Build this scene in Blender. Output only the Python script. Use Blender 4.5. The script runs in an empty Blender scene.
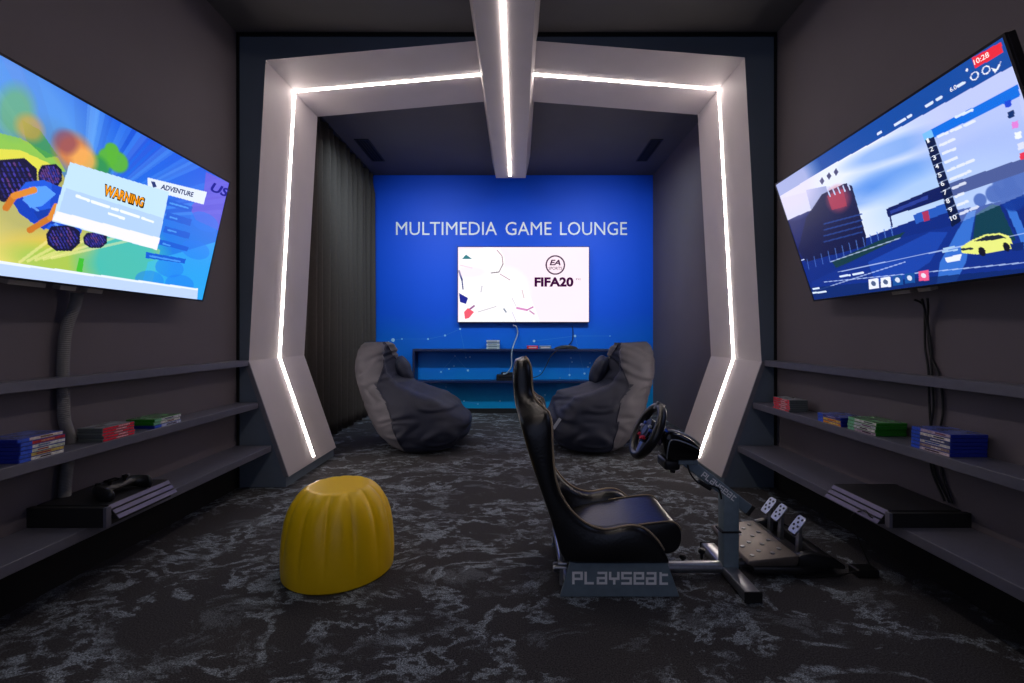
import bpy, bmesh, math, random
import numpy as np
from mathutils import Vector, Matrix, noise
random.seed(7)
S = bpy.context.scene
C = S.collection
F = 457.0                                    # focal length in pixels of a 1024 px wide frame

# ------------------------------------------------------------------ camera, world, exposure
cam = bpy.data.cameras.new('camera'); cam_o = bpy.data.objects.new('camera', cam); C.objects.link(cam_o)
cam.sensor_width = 36; cam.lens = F/1024*36; cam.clip_start = .05
cam.shift_x = -5/1024; cam.shift_y = -6.5/1024
cam_o.location = (0, 0, 1); cam_o.rotation_euler = (math.pi/2, 0, 0)
S.camera = cam_o
w = bpy.data.worlds.new('world'); S.world = w; w.use_nodes = True
w.node_tree.nodes['Background'].inputs[0].default_value = (.52, .6, .95, 1)   # soft cool fill, let in by leaving the rear of the room open
w.node_tree.nodes['Background'].inputs[1].default_value = .42
S.view_settings.view_transform = 'Standard'; S.view_settings.look = 'None'
S.view_settings.gamma = 1; S.view_settings.use_curve_mapping = False
S.view_settings.exposure = 0.0
LED = 38.0                                   # strength of the white light strips
WASH = 18.0                                  # watts of each added lamp that washes the blue wall
SCREEN = 1.08                                # strength of the television screens

# ------------------------------------------------------------------ materials
def lin(c):
    return tuple(((v/255+.055)/1.055)**2.4 if v/255 > .04045 else v/255/12.92 for v in c)
MATS = {}
def mat(name, rgb, rough=.6, metal=0, spec=.5, noise_amt=.08, noise_scale=40, bump=0, bump_scale=200, emit=0, coat=0, sheen=0):
    """Principled material with a light procedural variation; rgb in sRGB 0..255."""
    if name in MATS: return MATS[name]
    m = bpy.data.materials.new(name); m.use_nodes = True; nt = m.node_tree; N = nt.nodes; L = nt.links
    b = N['Principled BSDF']; c = lin(rgb)
    tc = N.new('ShaderNodeTexCoord')
    if noise_amt:
        n = N.new('ShaderNodeTexNoise'); n.inputs['Scale'].default_value = noise_scale; n.inputs['Detail'].default_value = 3
        L.new(tc.outputs['Object'], n.inputs['Vector'])
        r = N.new('ShaderNodeValToRGB'); r.color_ramp.elements[0].position = .3; r.color_ramp.elements[1].position = .7
        r.color_ramp.elements[0].color = (*[v*(1-noise_amt) for v in c], 1); r.color_ramp.elements[1].color = (*[min(1, v*(1+noise_amt)) for v in c], 1)
        L.new(n.outputs['Fac'], r.inputs['Fac']); L.new(r.outputs['Color'], b.inputs['Base Color'])
    else: b.inputs['Base Color'].default_value = (*c, 1)
    b.inputs['Roughness'].default_value = rough; b.inputs['Metallic'].default_value = metal
    b.inputs['Specular IOR Level'].default_value = spec; b.inputs['Coat Weight'].default_value = coat
    b.inputs['Sheen Weight'].default_value = sheen
    if emit: b.inputs['Emission Color'].default_value = (*c, 1); b.inputs['Emission Strength'].default_value = emit
    if bump:
        n2 = N.new('ShaderNodeTexNoise'); n2.inputs['Scale'].default_value = bump_scale; n2.inputs['Detail'].default_value = 4
        L.new(tc.outputs['Object'], n2.inputs['Vector'])
        bp = N.new('ShaderNodeBump'); bp.inputs['Strength'].default_value = bump; bp.inputs['Distance'].default_value = .01
        L.new(n2.outputs['Fac'], bp.inputs['Height']); L.new(bp.outputs['Normal'], b.inputs['Normal'])
    MATS[name] = m; return m

def glow(name, rgb, strength):
    if name in MATS: return MATS[name]
    m = bpy.data.materials.new(name); m.use_nodes = True; nt = m.node_tree
    for n in list(nt.nodes): nt.nodes.remove(n)
    e = nt.nodes.new('ShaderNodeEmission'); o = nt.nodes.new('ShaderNodeOutputMaterial')
    e.inputs[0].default_value = (*lin(rgb), 1); e.inputs[1].default_value = strength
    nt.links.new(e.outputs[0], o.inputs[0]); MATS[name] = m; return m

def carpet_mat():
    m = bpy.data.materials.new('carpet'); m.use_nodes = True; nt = m.node_tree; N = nt.nodes; L = nt.links
    b = N['Principled BSDF']; tc = N.new('ShaderNodeTexCoord')
    def nz(scale, detail, vec, dist=0, rough=.5):
        n = N.new('ShaderNodeTexNoise'); n.inputs['Scale'].default_value = scale; n.inputs['Detail'].default_value = detail
        n.inputs['Distortion'].default_value = dist; n.inputs['Roughness'].default_value = rough
        L.new(vec, n.inputs['Vector']); return n.outputs['Fac']
    def math_(op, a, b_=None):
        n = N.new('ShaderNodeMath'); n.operation = op
        for i, v in enumerate((a, b_)):
            if v is None: continue
            if isinstance(v, (int, float)): n.inputs[i].default_value = v
            else: L.new(v, n.inputs[i])
        return n.outputs[0]
    def ramp(v, p0, p1, flip=False):
        r = N.new('ShaderNodeMapRange'); r.inputs[1].default_value = p0; r.inputs[2].default_value = p1
        r.inputs[3].default_value = 1 if flip else 0; r.inputs[4].default_value = 0 if flip else 1
        L.new(v, r.inputs[0]); return r.outputs[0]
    mp = N.new('ShaderNodeMapping'); mp.inputs['Scale'].default_value = (.85, 1.25, 1); mp.inputs['Rotation'].default_value = (0, 0, -.45)
    L.new(tc.outputs['Object'], mp.inputs['Vector'])
    v = mp.outputs['Vector']
    r1 = ramp(math_('ABSOLUTE', math_('SUBTRACT', nz(2.3, 6, v, .45, .62), .5)), .006, .026, True)     # thin veins
    r2 = ramp(math_('ABSOLUTE', math_('SUBTRACT', nz(1.4, 8, v, .25, .68), .47)), .006, .022, True)
    brk = ramp(nz(2.6, 4, v, 0, .6), .40, .50)
    brk2 = ramp(nz(11, 5, v, .4, .7), .40, .52)
    veins = math_('MULTIPLY', math_('MAXIMUM', r1, r2), math_('MULTIPLY', brk, brk2))
    blotch = math_('MULTIPLY', ramp(nz(3.6, 8, v, .6, .72), .56, .61), .3)
    fac = math_('MAXIMUM', veins, blotch)
    grain = nz(210, 2, tc.outputs['Object'], 0, .7)
    fac2 = math_('MULTIPLY', fac, ramp(grain, .2, .62))
    mx = N.new('ShaderNodeMix'); mx.data_type = 'RGBA'; L.new(fac2, mx.inputs[0])
    mx.inputs[6].default_value = (*CARPET_DARK, 1); mx.inputs[7].default_value = (*CARPET_VEIN, 1)
    m2 = N.new('ShaderNodeMix'); m2.data_type = 'RGBA'; m2.blend_type = 'MULTIPLY'; m2.inputs[0].default_value = .85
    L.new(mx.outputs[2], m2.inputs[6]); gr = N.new('ShaderNodeMapRange'); gr.inputs[1].default_value = .3; gr.inputs[2].default_value = .7
    gr.inputs[3].default_value = .15; gr.inputs[4].default_value = 2.0; L.new(grain, gr.inputs[0]); L.new(gr.outputs[0], m2.inputs[7])
    L.new(m2.outputs[2], b.inputs['Base Color']); b.inputs['Roughness'].default_value = .95; b.inputs['Specular IOR Level'].default_value = .15
    bp = N.new('ShaderNodeBump'); bp.inputs['Strength'].default_value = .5; bp.inputs['Distance'].default_value = .006
    L.new(grain, bp.inputs['Height']); L.new(bp.outputs['Normal'], b.inputs['Normal'])
    return m
CARPET_DARK = lin((60, 59, 62)); CARPET_VEIN = lin((138, 148, 158))

def blue_wall_mat():
    """Printed wall graphic: royal blue that turns to petrol blue low down."""
    m = bpy.data.materials.new('blue_wall_print'); m.use_nodes = True; nt = m.node_tree; N = nt.nodes; L = nt.links
    b = N['Principled BSDF']; tc = N.new('ShaderNodeTexCoord'); sx = N.new('ShaderNodeSeparateXYZ')
    L.new(tc.outputs['Object'], sx.inputs[0])
    n = N.new('ShaderNodeTexNoise'); n.inputs['Scale'].default_value = 1.3; n.inputs['Detail'].default_value = 4; L.new(tc.outputs['Object'], n.inputs['Vector'])
    a = N.new('ShaderNodeMath'); a.operation = 'MULTIPLY_ADD'; L.new(n.outputs['Fac'], a.inputs[0]); a.inputs[1].default_value = .5; L.new(sx.outputs[2], a.inputs[2])
    mr = N.new('ShaderNodeMapRange'); mr.inputs[1].default_value = .2; mr.inputs[2].default_value = 3.2; L.new(a.outputs[0], mr.inputs[0])
    r = N.new('ShaderNodeValToRGB'); L.new(mr.outputs[0], r.inputs[0])
    e = r.color_ramp.elements; e[0].position = 0; e[0].color = (*BLUE[0], 1); e[1].position = 1; e[1].color = (*BLUE[3], 1)
    k = e.new(.2); k.color = (*BLUE[1], 1); k = e.new(.45); k.color = (*BLUE[2], 1)
    L.new(r.outputs[0], b.inputs['Base Color']); b.inputs['Roughness'].default_value = .5; b.inputs['Specular IOR Level'].default_value = .25
    return m
BLUE = [lin((0, 150, 205)), lin((0, 116, 220)), lin((0, 88, 232)), lin((0, 84, 240))]

M_wall = mat('wall_paint', (95, 88, 95), .75, bump=.05, bump_scale=120, noise_amt=.04, noise_scale=3)
M_ceil = mat('ceiling_paint', (92, 90, 92), .85, noise_amt=.04, noise_scale=3)
M_dark = mat('dark_teal_paint', (104, 116, 130), .7, noise_amt=.05, noise_scale=3)
M_light = mat('light_grey_panel', (188, 180, 182), .6, noise_amt=.03, noise_scale=5)
M_shelf = mat('charcoal_laminate', (90, 90, 104), .42, noise_amt=.06, noise_scale=30)
M_shelfedge = mat('grey_edge_band', (120, 118, 126), .5)
M_black = mat('matt_black', (16, 16, 18), .6)
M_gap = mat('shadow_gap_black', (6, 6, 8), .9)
M_plastic = mat('black_plastic', (22, 22, 25), .35)
M_gloss = mat('gloss_black', (12, 12, 15), .12)
M_bezel = mat('tv_bezel', (40, 38, 42), .3, metal=.6)
M_metal = mat('brushed_metal', (170, 172, 178), .3, metal=.9, noise_scale=90)
M_steel = mat('slate_painted_steel', (118, 136, 148), .42, metal=.1)
M_leather = mat('black_leather', (20, 20, 23), .3, spec=.6, bump=.12, bump_scale=90, noise_amt=.1, noise_scale=12)
M_piping = mat('tan_stitching', (168, 148, 122), .6)
M_yellow = mat('yellow_plastic', (255, 206, 4), .38, noise_amt=.02, noise_scale=4, bump=.03, bump_scale=300)
M_fabnavy = mat('dark_navy_fabric', (28, 33, 54), .62, bump=.15, bump_scale=260, noise_scale=8)
M_fabgrey = mat('grey_fabric', (94, 92, 100), .7, bump=.15, bump_scale=260, noise_scale=8)
M_curtain = mat('charcoal_curtain', (70, 65, 63), .85, bump=.1, bump_scale=300)
M_hose = mat('grey_corrugated_hose', (120, 118, 118), .55)
M_white = mat('white_print', (235, 240, 250), .6, noise_amt=0)
M_led = glow('led_diffuser', (255, 241, 232), LED)

# ------------------------------------------------------------------ mesh helpers
def obj(name, bm, m, parent=None, smooth=False, angle=None):
    """Links a bmesh as one mesh object."""
    me = bpy.data.meshes.new(name); bmesh.ops.recalc_face_normals(bm, faces=bm.faces[:]); bm.to_mesh(me); bm.free()
    for x in (m if isinstance(m, (list, tuple)) else [m]): me.materials.append(x)
    if smooth:
        me.polygons.foreach_set('use_smooth', [True]*len(me.polygons))
        if angle: me.set_sharp_from_angle(angle=math.radians(angle))
    o = bpy.data.objects.new(name, me); C.objects.link(o)
    if parent:
        o.parent = parent; o.matrix_parent_inverse = parent.matrix_world.inverted()
    return o
def root(name, label, cat, loc=(0, 0, 0), group=None):
    o = bpy.data.objects.new(name, None); C.objects.link(o); o.location = loc; o.empty_display_size = .05
    o.matrix_world = Matrix.Translation(loc); return tag(o, label, cat, group)
def tag(o, label, cat, group=None):
    o['label'] = label; o['category'] = cat
    if group: o['group'] = group
    return o
def struct(o): o['kind'] = 'structure'; return o
def box(bm, x0, x1, y0, y1, z0, z1, bev=0, mi=0, seg=2):
    mtx = Matrix.Translation(((x0+x1)/2, (y0+y1)/2, (z0+z1)/2)) @ Matrix.Diagonal((abs(x1-x0), abs(y1-y0), abs(z1-z0), 1))
    tmp = bmesh.new(); bmesh.ops.create_cube(tmp, size=1, matrix=mtx)
    if bev: bmesh.ops.bevel(tmp, geom=tmp.edges[:], offset=bev, segments=seg, affect='EDGES', profile=.5)
    for f in tmp.faces: f.material_index = mi
    merge(bm, tmp); return bm
def merge(bm, tmp, mtx=None):
    if mtx is not None: tmp.transform(mtx)
    vm = {v: bm.verts.new(v.co) for v in tmp.verts}
    for f in tmp.faces:
        try: g = bm.faces.new([vm[v] for v in f.verts]); g.material_index = f.material_index; g.smooth = f.smooth
        except ValueError: pass
    tmp.free()
def B(): return bmesh.new()
def bx(*a, **k): return box(B(), *a, **k)
def prism(bm, pts, axis, a0, a1, bev=0, mi=0, seg=2):
    """Extrudes a polygon (2D points) along an axis: 'y' takes (x,z), 'x' takes (y,z), 'z' takes (x,y)."""
    def P(p, a): return {'y': (p[0], a, p[1]), 'x': (a, p[0], p[1]), 'z': (p[0], p[1], a)}[axis]
    tmp = B(); A = [tmp.verts.new(P(p, a0)) for p in pts]; Bv = [tmp.verts.new(P(p, a1)) for p in pts]; n = len(pts)
    tmp.faces.new(A); tmp.faces.new(Bv[::-1])
    for i in range(n): tmp.faces.new([A[i], Bv[i], Bv[(i+1) % n], A[(i+1) % n]])
    bmesh.ops.recalc_face_normals(tmp, faces=tmp.faces[:])
    if bev: bmesh.ops.bevel(tmp, geom=tmp.edges[:], offset=bev, segments=seg, affect='EDGES', profile=.5)
    for f in tmp.faces: f.material_index = mi
    merge(bm, tmp); return bm
def cyl(bm, p0, p1, r0, r1=None, n=20, mi=0, bev=0):
    p0, p1 = Vector(p0), Vector(p1); r1 = r0 if r1 is None else r1; d = p1-p0
    tmp = B(); bmesh.ops.create_cone(tmp, cap_ends=True, segments=n, radius1=r0, radius2=r1, depth=d.length)
    if bev: bmesh.ops.bevel(tmp, geom=[e for e in tmp.edges if len(e.link_faces) == 2 and any(len(f.verts) > 4 for f in e.link_faces)], offset=bev, segments=2, affect='EDGES')
    for f in tmp.faces: f.material_index = mi
    merge(bm, tmp, Matrix.Translation((p0+p1)/2) @ d.to_track_quat('Z', 'Y').to_matrix().to_4x4()); return bm
def smooth_path(pts, k=6):
    pts = [Vector(p) for p in pts]; out = []
    for i in range(len(pts)-1):
        p0, p1, p2, p3 = pts[max(i-1, 0)], pts[i], pts[i+1], pts[min(i+2, len(pts)-1)]
        for j in range(k):
            t = j/k; out.append(.5*((2*p1)+(p2-p0)*t+(2*p0-5*p1+4*p2-p3)*t*t+(3*p1-p0-3*p2+p3)*t**3))
    out.append(pts[-1]); return out
def tube(bm, pts, r, n=8, k=6, rad=None, closed=False, mi=0):
    P = smooth_path(pts, k) if k else [Vector(p) for p in pts]
    up = Vector((0, 0, 1)); rings = []; prev = None
    for i, p in enumerate(P):
        t = (P[min(i+1, len(P)-1)]-P[max(i-1, 0)]).normalized()
        if prev is None: a = t.orthogonal().normalized()
        else: a = (prev-t*prev.dot(t)).normalized()
        prev = a; b = t.cross(a); rr = rad(i, len(P)) if rad else r
        rings.append([bm.verts.new(p+(a*math.cos(2*math.pi*j/n)+b*math.sin(2*math.pi*j/n))*rr) for j in range(n)])
    for i in range(len(rings)-1):
        for j in range(n):
            f = bm.faces.new([rings[i][j], rings[i][(j+1) % n], rings[i+1][(j+1) % n], rings[i+1][j]]); f.material_index = mi; f.smooth = True
    bm.faces.new(rings[0][::-1]).material_index = mi; bm.faces.new(rings[-1]).material_index = mi
    return bm
def loft(bm, rings, cap=True, mi=0):
    V = [[bm.verts.new(p) for p in r] for r in rings]; n = len(V[0])
    for i in range(len(V)-1):
        for j in range(n):
            f = bm.faces.new([V[i][j], V[i][(j+1) % n], V[i+1][(j+1) % n], V[i+1][j]]); f.material_index = mi
    if cap: bm.faces.new(V[0][::-1]); bm.faces.new(V[-1])
    return V
def text_bm(s, org, U, V, width=None, height=None, thick=0, bold=0, spacing=1, shear=0):
    """Text as mesh: org = lower left of the capitals, U along the line, V up (unit vectors), sizes in metres."""
    cu = bpy.data.curves.new('t', 'FONT'); cu.body = s; cu.size = 1; cu.offset = bold; cu.space_character = spacing; cu.shear = shear
    cu.resolution_u = 3
    o = bpy.data.objects.new('t', cu); C.objects.link(o); dg = bpy.context.evaluated_depsgraph_get()
    me = o.evaluated_get(dg).to_mesh(); bm = B(); bm.from_mesh(me); o.evaluated_get(dg).to_mesh_clear()
    bpy.data.objects.remove(o); bpy.data.curves.remove(cu)
    xs = [v.co.x for v in bm.verts]; ys = [v.co.y for v in bm.verts]
    x0, x1 = min(xs), max(xs); y0, y1 = min(ys), max(ys)
    sx = width/(x1-x0) if width else None; sy = height/(y1-y0) if height else None
    sx = sx or sy; sy = sy or sx
    U, V = Vector(U), Vector(V); W = U.cross(V)
    for v in bm.verts: v.co = Vector(org)+U*((v.co.x-x0)*sx)+V*((v.co.y-y0)*sy)
    if thick:
        r = bmesh.ops.extrude_face_region(bm, geom=bm.faces[:])
        for g in r['geom']:
            if isinstance(g, bmesh.types.BMVert): g.co += W*thick
    return bm

# ------------------------------------------------------------------ room shell
XL, XR, YP, YB, YE = -1.835, 1.70, 3.0, 5.86, 3.78      # side walls, portal front, back wall, portal rear edge
XBL, XBR, YR = -1.95, 1.744, -2.6
ZC, ZCB, T = 2.98, 3.05, .12
struct(obj('floor', bx(XBL-T, XBR+T, YR-T, YB+T, -.1, 0), carpet_mat()))
struct(obj('wall_left', bx(XL-T, XL, YR, YP, 0, ZC), M_wall))
struct(obj('wall_right', bx(XR, XR+T, YR, YP, 0, ZC), M_wall))
struct(obj('wall_back_left', bx(XBL-T, XBL, YP, YB, 0, ZCB), M_wall))
struct(obj('wall_back_right', bx(XBR, XBR+T, YP, YB, 0, ZCB), M_wall))
wall_back = struct(obj('wall_back', bx(XBL-T, XBR+T, YB, YB+T, 0, ZCB), blue_wall_mat()))
bm = bx(XBL-T, XBR+T, YR-T, YP, ZC, ZC+T); box(bm, XBL-T, XBR+T, YP, YB+T, ZCB, ZCB+T)
struct(obj('ceiling', bm, M_ceil))
struct(obj('baseboard_back', bx(XBL, XBR, YB-.012, YB, 0, .06, bev=.002), M_black))

# the illuminated portal: dark faces, light grey reveal
PL = [(-1.497, .07), (-1.760, .832), (-1.650, 2.805), (-.22, 2.935)]
PR = [(1.340, .066), (1.605, .826), (1.495, 2.822), (.08, 2.935)]
def portal(name, prof, xo):
    bm = B(); inner = prof; s = 1 if xo > 0 else -1
    outer = [(inner[-1][0], ZCB), (xo, ZCB), (xo, 0), (inner[0][0]+s*.02, 0), (inner[0][0]+s*.02, inner[0][1])]
    pts = inner+outer; n = len(pts)
    A = [bm.verts.new((x, YP, z)) for x, z in pts]; D = [bm.verts.new((x, YE, z)) for x, z in pts]
    fs = [bm.faces.new(A), bm.faces.new(D[::-1])]
    for i in range(n):
        f = bm.faces.new([A[i], D[i], D[(i+1) % n], A[(i+1) % n]])
        if i < len(inner)-1: f.material_index = 1
    bm.normal_update(); bmesh.ops.triangulate(bm, faces=fs)
    return struct(obj(name, bm, [M_dark, M_light]))
portal('trim_1', PL, XBL); portal('trim_2', PR, XBR)
def edge_band(name, prof, s):
    (x0, z0), (x1, z1) = prof[0], prof[1]
    return struct(obj(name, prism(B(), [(x0, z0), (x1, z1), (x1+s*.03, z1), (x0+s*.03, z0)], 'y', YP-.008, YP+.002), M_shelfedge))
edge_band('trim_3', PL, -1); edge_band('trim_4', PR, 1)
bm = bx(XL, XR, YP-.012, YP, ZC-.022, ZC); box(bm, XL, XL+.014, YP-.012, YP, 0, ZC); box(bm, XR-.014, XR, YP-.012, YP, 0, ZC)
struct(obj('trim_5', bm, M_gap))
for nm, a, b in (('left', XL, XL+.008), ('right', XR-.008, XR)): struct(obj('baseboard_'+nm, bx(a, b, YR, YP-.013, 0, .238), M_gap))  # black panels standing in for the shade under the lowest shelves
# ceiling beam
bm = prism(B(), [(-.24, 2.80), (.097, 2.80), (.138, ZC), (.15, ZCB), (-.29, ZCB), (-.281, ZC)], 'y', YR, 5.24)
struct(obj('trim_6', bm, M_light))

# ------------------------------------------------------------------ light strips
def strip(name, label, pts, wdt, normal_side=1):
    """Flat LED profile let into a surface; pts are (x,z) at mid depth, band width in y."""
    bm = B(); y0, y1 = 3.385-wdt/2, 3.385+wdt/2; th = .006; n = len(pts)
    off = []
    for i, p in enumerate(pts):
        acc = Vector((0, 0))
        for a, b in ((i-1, i), (i, i+1)):
            if a < 0 or b >= n: continue
            d = (Vector(pts[b])-Vector(pts[a])).normalized(); acc += Vector((d.y, -d.x))*normal_side
        acc.normalize(); off.append(Vector(p)+acc*th)
    for i in range(n-1):
        for (q0, q1) in ((Vector(pts[i]), Vector(pts[i+1])),):
            a = [(q0.x, y0, q0.y), (q1.x, y0, q1.y), (off[i+1].x, y0, off[i+1].y), (off[i].x, y0, off[i].y)]
            b = [(x, y1, z) for x, _, z in a]; va = [bm.verts.new(v) for v in a]; vb = [bm.verts.new(v) for v in b]
            bm.faces.new(va); bm.faces.new(vb[::-1])
            for k in range(4): bm.faces.new([va[k], vb[k], vb[(k+1) % 4], va[(k+1) % 4]])
    return tag(obj(name, bm, M_led), label, 'light strip', 'white light strips of the portal and beam')
def cut(prof, t):
    (x0, z0), (x1, z1) = prof[0], prof[1]; return (x0+(x1-x0)*t, z0+(z1-z0)*t)
strip('light_strip', 'thin white light strip along the left leg and top left of the glowing portal', [cut(PL, .04)]+PL[1:], .019, 1)
strip('light_strip', 'thin white light strip along the right leg and top right of the glowing portal', [cut(PR, .04)]+PR[1:], .019, -1)
tag(obj('light_strip', bx(-.088, -.069, YR+.05, 5.16, 2.794, 2.80), M_led), 'straight white light strip under the middle of the pale ceiling beam', 'light strip', 'white light strips of the portal and beam')

# ------------------------------------------------------------------ side wall shelves
def shelf(label, side, xf, zt, y0=-.6):
    xw = XL if side < 0 else XR; a, b = sorted((xw, xf)); bm = bx(a, b, y0, YP-.013, zt-.038, zt, bev=.0015, seg=1)
    o = obj('wall_shelf', bm, M_shelf); return tag(o, label, 'shelf', 'long charcoal shelves on the side walls')
Z1, Z2, Z3 = .835, .56, .278
for s, xs, nm in ((-1, (-1.755, -1.69, -1.605), 'left'), (1, (1.618, 1.54, 1.44), 'right')):
    shelf('narrow top charcoal shelf running along the %s wall under the television' % nm, s, xs[0], Z1)
    shelf('middle charcoal shelf on the %s wall carrying the game cases' % nm, s, xs[1], Z2)
    shelf('deep lowest charcoal shelf on the %s wall carrying the game console' % nm, s, xs[2], Z3)

# ------------------------------------------------------------------ screens painted on a grid of emitting points
class Canvas:
    def __init__(s, w, h, top, bot):
        s.w, s.h = w, h; t = np.linspace(0, 1, h)[:, None, None]
        s.a = (1-t)*np.array(top, float)+t*np.array(bot, float); s.a = np.repeat(s.a, w, 1).copy()
        s.U, s.V = np.meshgrid(np.linspace(0, 1, w), np.linspace(0, 1, h))
    def put(s, m, c, al=1.0):
        m = np.clip(m.astype(float)*al, 0, 1)[..., None]; s.a = s.a*(1-m)+np.array(c, float)*m
    def poly(s, pts, c, al=1):
        inside = np.zeros_like(s.U, bool); n = len(pts)
        for i in range(n):
            (x0, y0), (x1, y1) = pts[i], pts[(i+1) % n]
            if y0 == y1: continue
            cond = ((y0 > s.V) != (y1 > s.V)) & (s.U < (x1-x0)*(s.V-y0)/(y1-y0)+x0); inside ^= cond
        s.put(inside, c, al)
    def ell(s, cx, cy, rx, ry, c, al=1, ang=0, soft=0):
        a = s.w/s.h; dx = (s.U-cx)*a; dy = s.V-cy; ca, sa = math.cos(ang), math.sin(ang)
        d = np.sqrt(((dx*ca+dy*sa)/(rx*a))**2+((-dx*sa+dy*ca)/ry)**2)
        s.put(np.clip((1+soft-d)/soft, 0, 1) if soft else d < 1, c, al)
    def rect(s, x0, y0, x1, y1, c, al=1): s.put((s.U >= x0) & (s.U <= x1) & (s.V >= y0) & (s.V <= y1), c, al)
    def line(s, x0, y0, x1, y1, wd, c, al=1):
        a = s.w/s.h; px, py = (s.U-x0)*a, s.V-y0; dx, dy = (x1-x0)*a, y1-y0; L = dx*dx+dy*dy
        t = np.clip((px*dx+py*dy)/L, 0, 1); s.put(np.hypot(px-t*dx, py-t*dy) < wd, c, al)
class TV:
    """Flat television given by its screen corners: top left, top right, bottom left (as the viewer sees it)."""
    def __init__(s, name, label, tl, tr, bl, depth=.03):
        tl, tr, bl = Vector(tl), Vector(tr), Vector(bl)
        s.U = (tr-tl).normalized(); dn = bl-tl; s.Dn = (dn-s.U*dn.dot(s.U)).normalized()
        s.w = (tr-tl).length; s.h = dn.dot(s.Dn); s.N = s.U.cross(-s.Dn).normalized(); s.o = tl; s.up = -s.Dn
        mid = tl+s.U*s.w/2+s.Dn*s.h
        s.r = root(name, label, 'television', mid-s.N*depth)
        s.mtx = Matrix(((s.U.x, s.Dn.x, s.N.x, tl.x), (s.U.y, s.Dn.y, s.N.y, tl.y), (s.U.z, s.Dn.z, s.N.z, tl.z), (0, 0, 0, 1)))
        w_, h_, e = s.w, s.h, .008
        bm = bx(-e, w_+e, -e, h_+e, -depth, -.004, bev=.003)
        for a in ((-e, w_+e, -e, 0), (-e, w_+e, h_, h_+e), (-e, 0, -e, h_+e), (w_, w_+e, -e, h_+e)): box(bm, *a, -.006, .002)
        bm.transform(s.mtx); s.frame = obj('bezel', bm, M_bezel, s.r)
        bm = bx(w_*.14, w_*.86, h_*.3, h_*.9, -depth-.02, -depth, bev=.01); bm.transform(s.mtx); obj('back_cover', bm, M_plastic, s.r)
    def P(s, u, v, off=.0012): return s.o+s.U*(u*s.w)+s.Dn*(v*s.h)+s.N*off
    def uv(s, px, py):
        """Where on this screen a feature seen at that image point lies."""
        d = Vector(((px-517)/F, 1, -(py-335)/F)); cam_p = Vector((0, 0, 1)); t = (s.o-cam_p).dot(s.N)/d.dot(s.N)
        q = cam_p+d*t-s.o; return (q.dot(s.U)/s.w, q.dot(s.Dn)/s.h)
    def show(s, cv):
        h, w_ = cv.h, cv.w; me = bpy.data.meshes.new('screen')
        uu, vv = np.meshgrid(np.linspace(0, 1, w_), np.linspace(0, 1, h)); n = w_*h
        O, U, D = np.array(s.o), np.array(s.U), np.array(s.Dn)
        co = O+uu[..., None]*U*s.w+vv[..., None]*D*s.h
        idx = np.arange(n).reshape(h, w_); q = np.stack([idx[:-1, :-1], idx[1:, :-1], idx[1:, 1:], idx[:-1, 1:]], -1).reshape(-1, 4)
        me.from_pydata(co.reshape(-1, 3).tolist(), [], q.tolist())
        at = me.color_attributes.new('picture', 'FLOAT_COLOR', 'POINT'); c = np.clip(cv.a/255, 0, 1).reshape(-1, 3)
        c = np.where(c > .04045, ((c+.055)/1.055)**2.4, c/12.92); at.data.foreach_set('color', np.concatenate([c, np.ones((n, 1))], 1).ravel())
        if 'screen_picture' not in MATS:
            m = bpy.data.materials.new('screen_picture'); m.use_nodes = True; nt = m.node_tree; b = nt.nodes['Principled BSDF']
            a = nt.nodes.new('ShaderNodeAttribute'); a.attribute_name = 'picture'; nt.links.new(a.outputs['Color'], b.inputs['Emission Color'])
            b.inputs['Emission Strength'].default_value = SCREEN; b.inputs['Base Color'].default_value = (.005, .005, .006, 1); b.inputs['Roughness'].default_value = .25
            MATS['screen_picture'] = m
        me.materials.append(MATS['screen_picture']); o = bpy.data.objects.new('screen', me); C.objects.link(o)
        o.parent = s.r; o.matrix_parent_inverse = s.r.matrix_world.inverted(); s.screen = o
    def text(s, t, u, v, wd, ht, rgb, bold=0, ang=0, off=.0015, name='screen_text', shear=0, emit=None):
        """Text with its lower left at (u, v); wd, ht as fractions of the screen's width and height."""
        ca, sa = math.cos(ang), math.sin(ang); U = s.U*ca-s.Dn*sa; V = s.up*ca-s.U*sa
        bm = text_bm(t, s.P(u, v, off), U, V, wd*s.w, ht*s.h, bold=bold, shear=shear)
        return obj(name, bm, glow('lit_%d_%d_%d' % rgb, rgb, SCREEN), s.screen)

GW, GH = 500, 282
# --- left television: kart racing menu with a warning box (characters of the game left out)
tvl = TV('television', 'large tilted television on the left wall showing a colourful kart racing menu', (-1.54, 1.32, 1.835), (-1.575, 2.5, 1.831), (-1.683, 1.32, 1.195))
cv = Canvas(GW, GH, (26, 92, 226), (26, 140, 232))
def Q(t, pts, c, al=1): cv.poly([t.uv(*p) for p in pts], c, al)
def E(t, x, y, r, c, al=1, ry=None, soft=0, ang=0):
    """Ellipse around the image point x, y with half width r (pixels there)."""
    u, v = t.uv(x, y); u1, v1 = t.uv(x+r, y); u2, v2 = t.uv(x, y+(ry or r)); a = t.w/t.h
    cv.ell(u, v, math.hypot(u1-u, (v1-v)/a), math.hypot((u2-u)*a, v2-v), c, al, ang, soft)
def Ln(t, x0, y0, x1, y1, wd, c, al=1): cv.line(*t.uv(x0, y0), *t.uv(x1, y1), wd, c, al)
t = tvl
rs = random.Random(3)
for k in range(46):                                                # light streaks fanning out of the track
    a = rs.uniform(-1.25, 1.1); u0, v0 = .34, .62; L = 1.4; d = .016+rs.random()*.02
    c = rs.choice([(80, 150, 245), (30, 100, 230), (96, 160, 248), (20, 70, 200), (60, 80, 210)])
    cv.poly([(u0, v0), (u0+L*math.sin(a-d), v0-L*math.cos(a-d)), (u0+L*math.sin(a+d), v0-L*math.cos(a+d))], c, .35)
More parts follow.
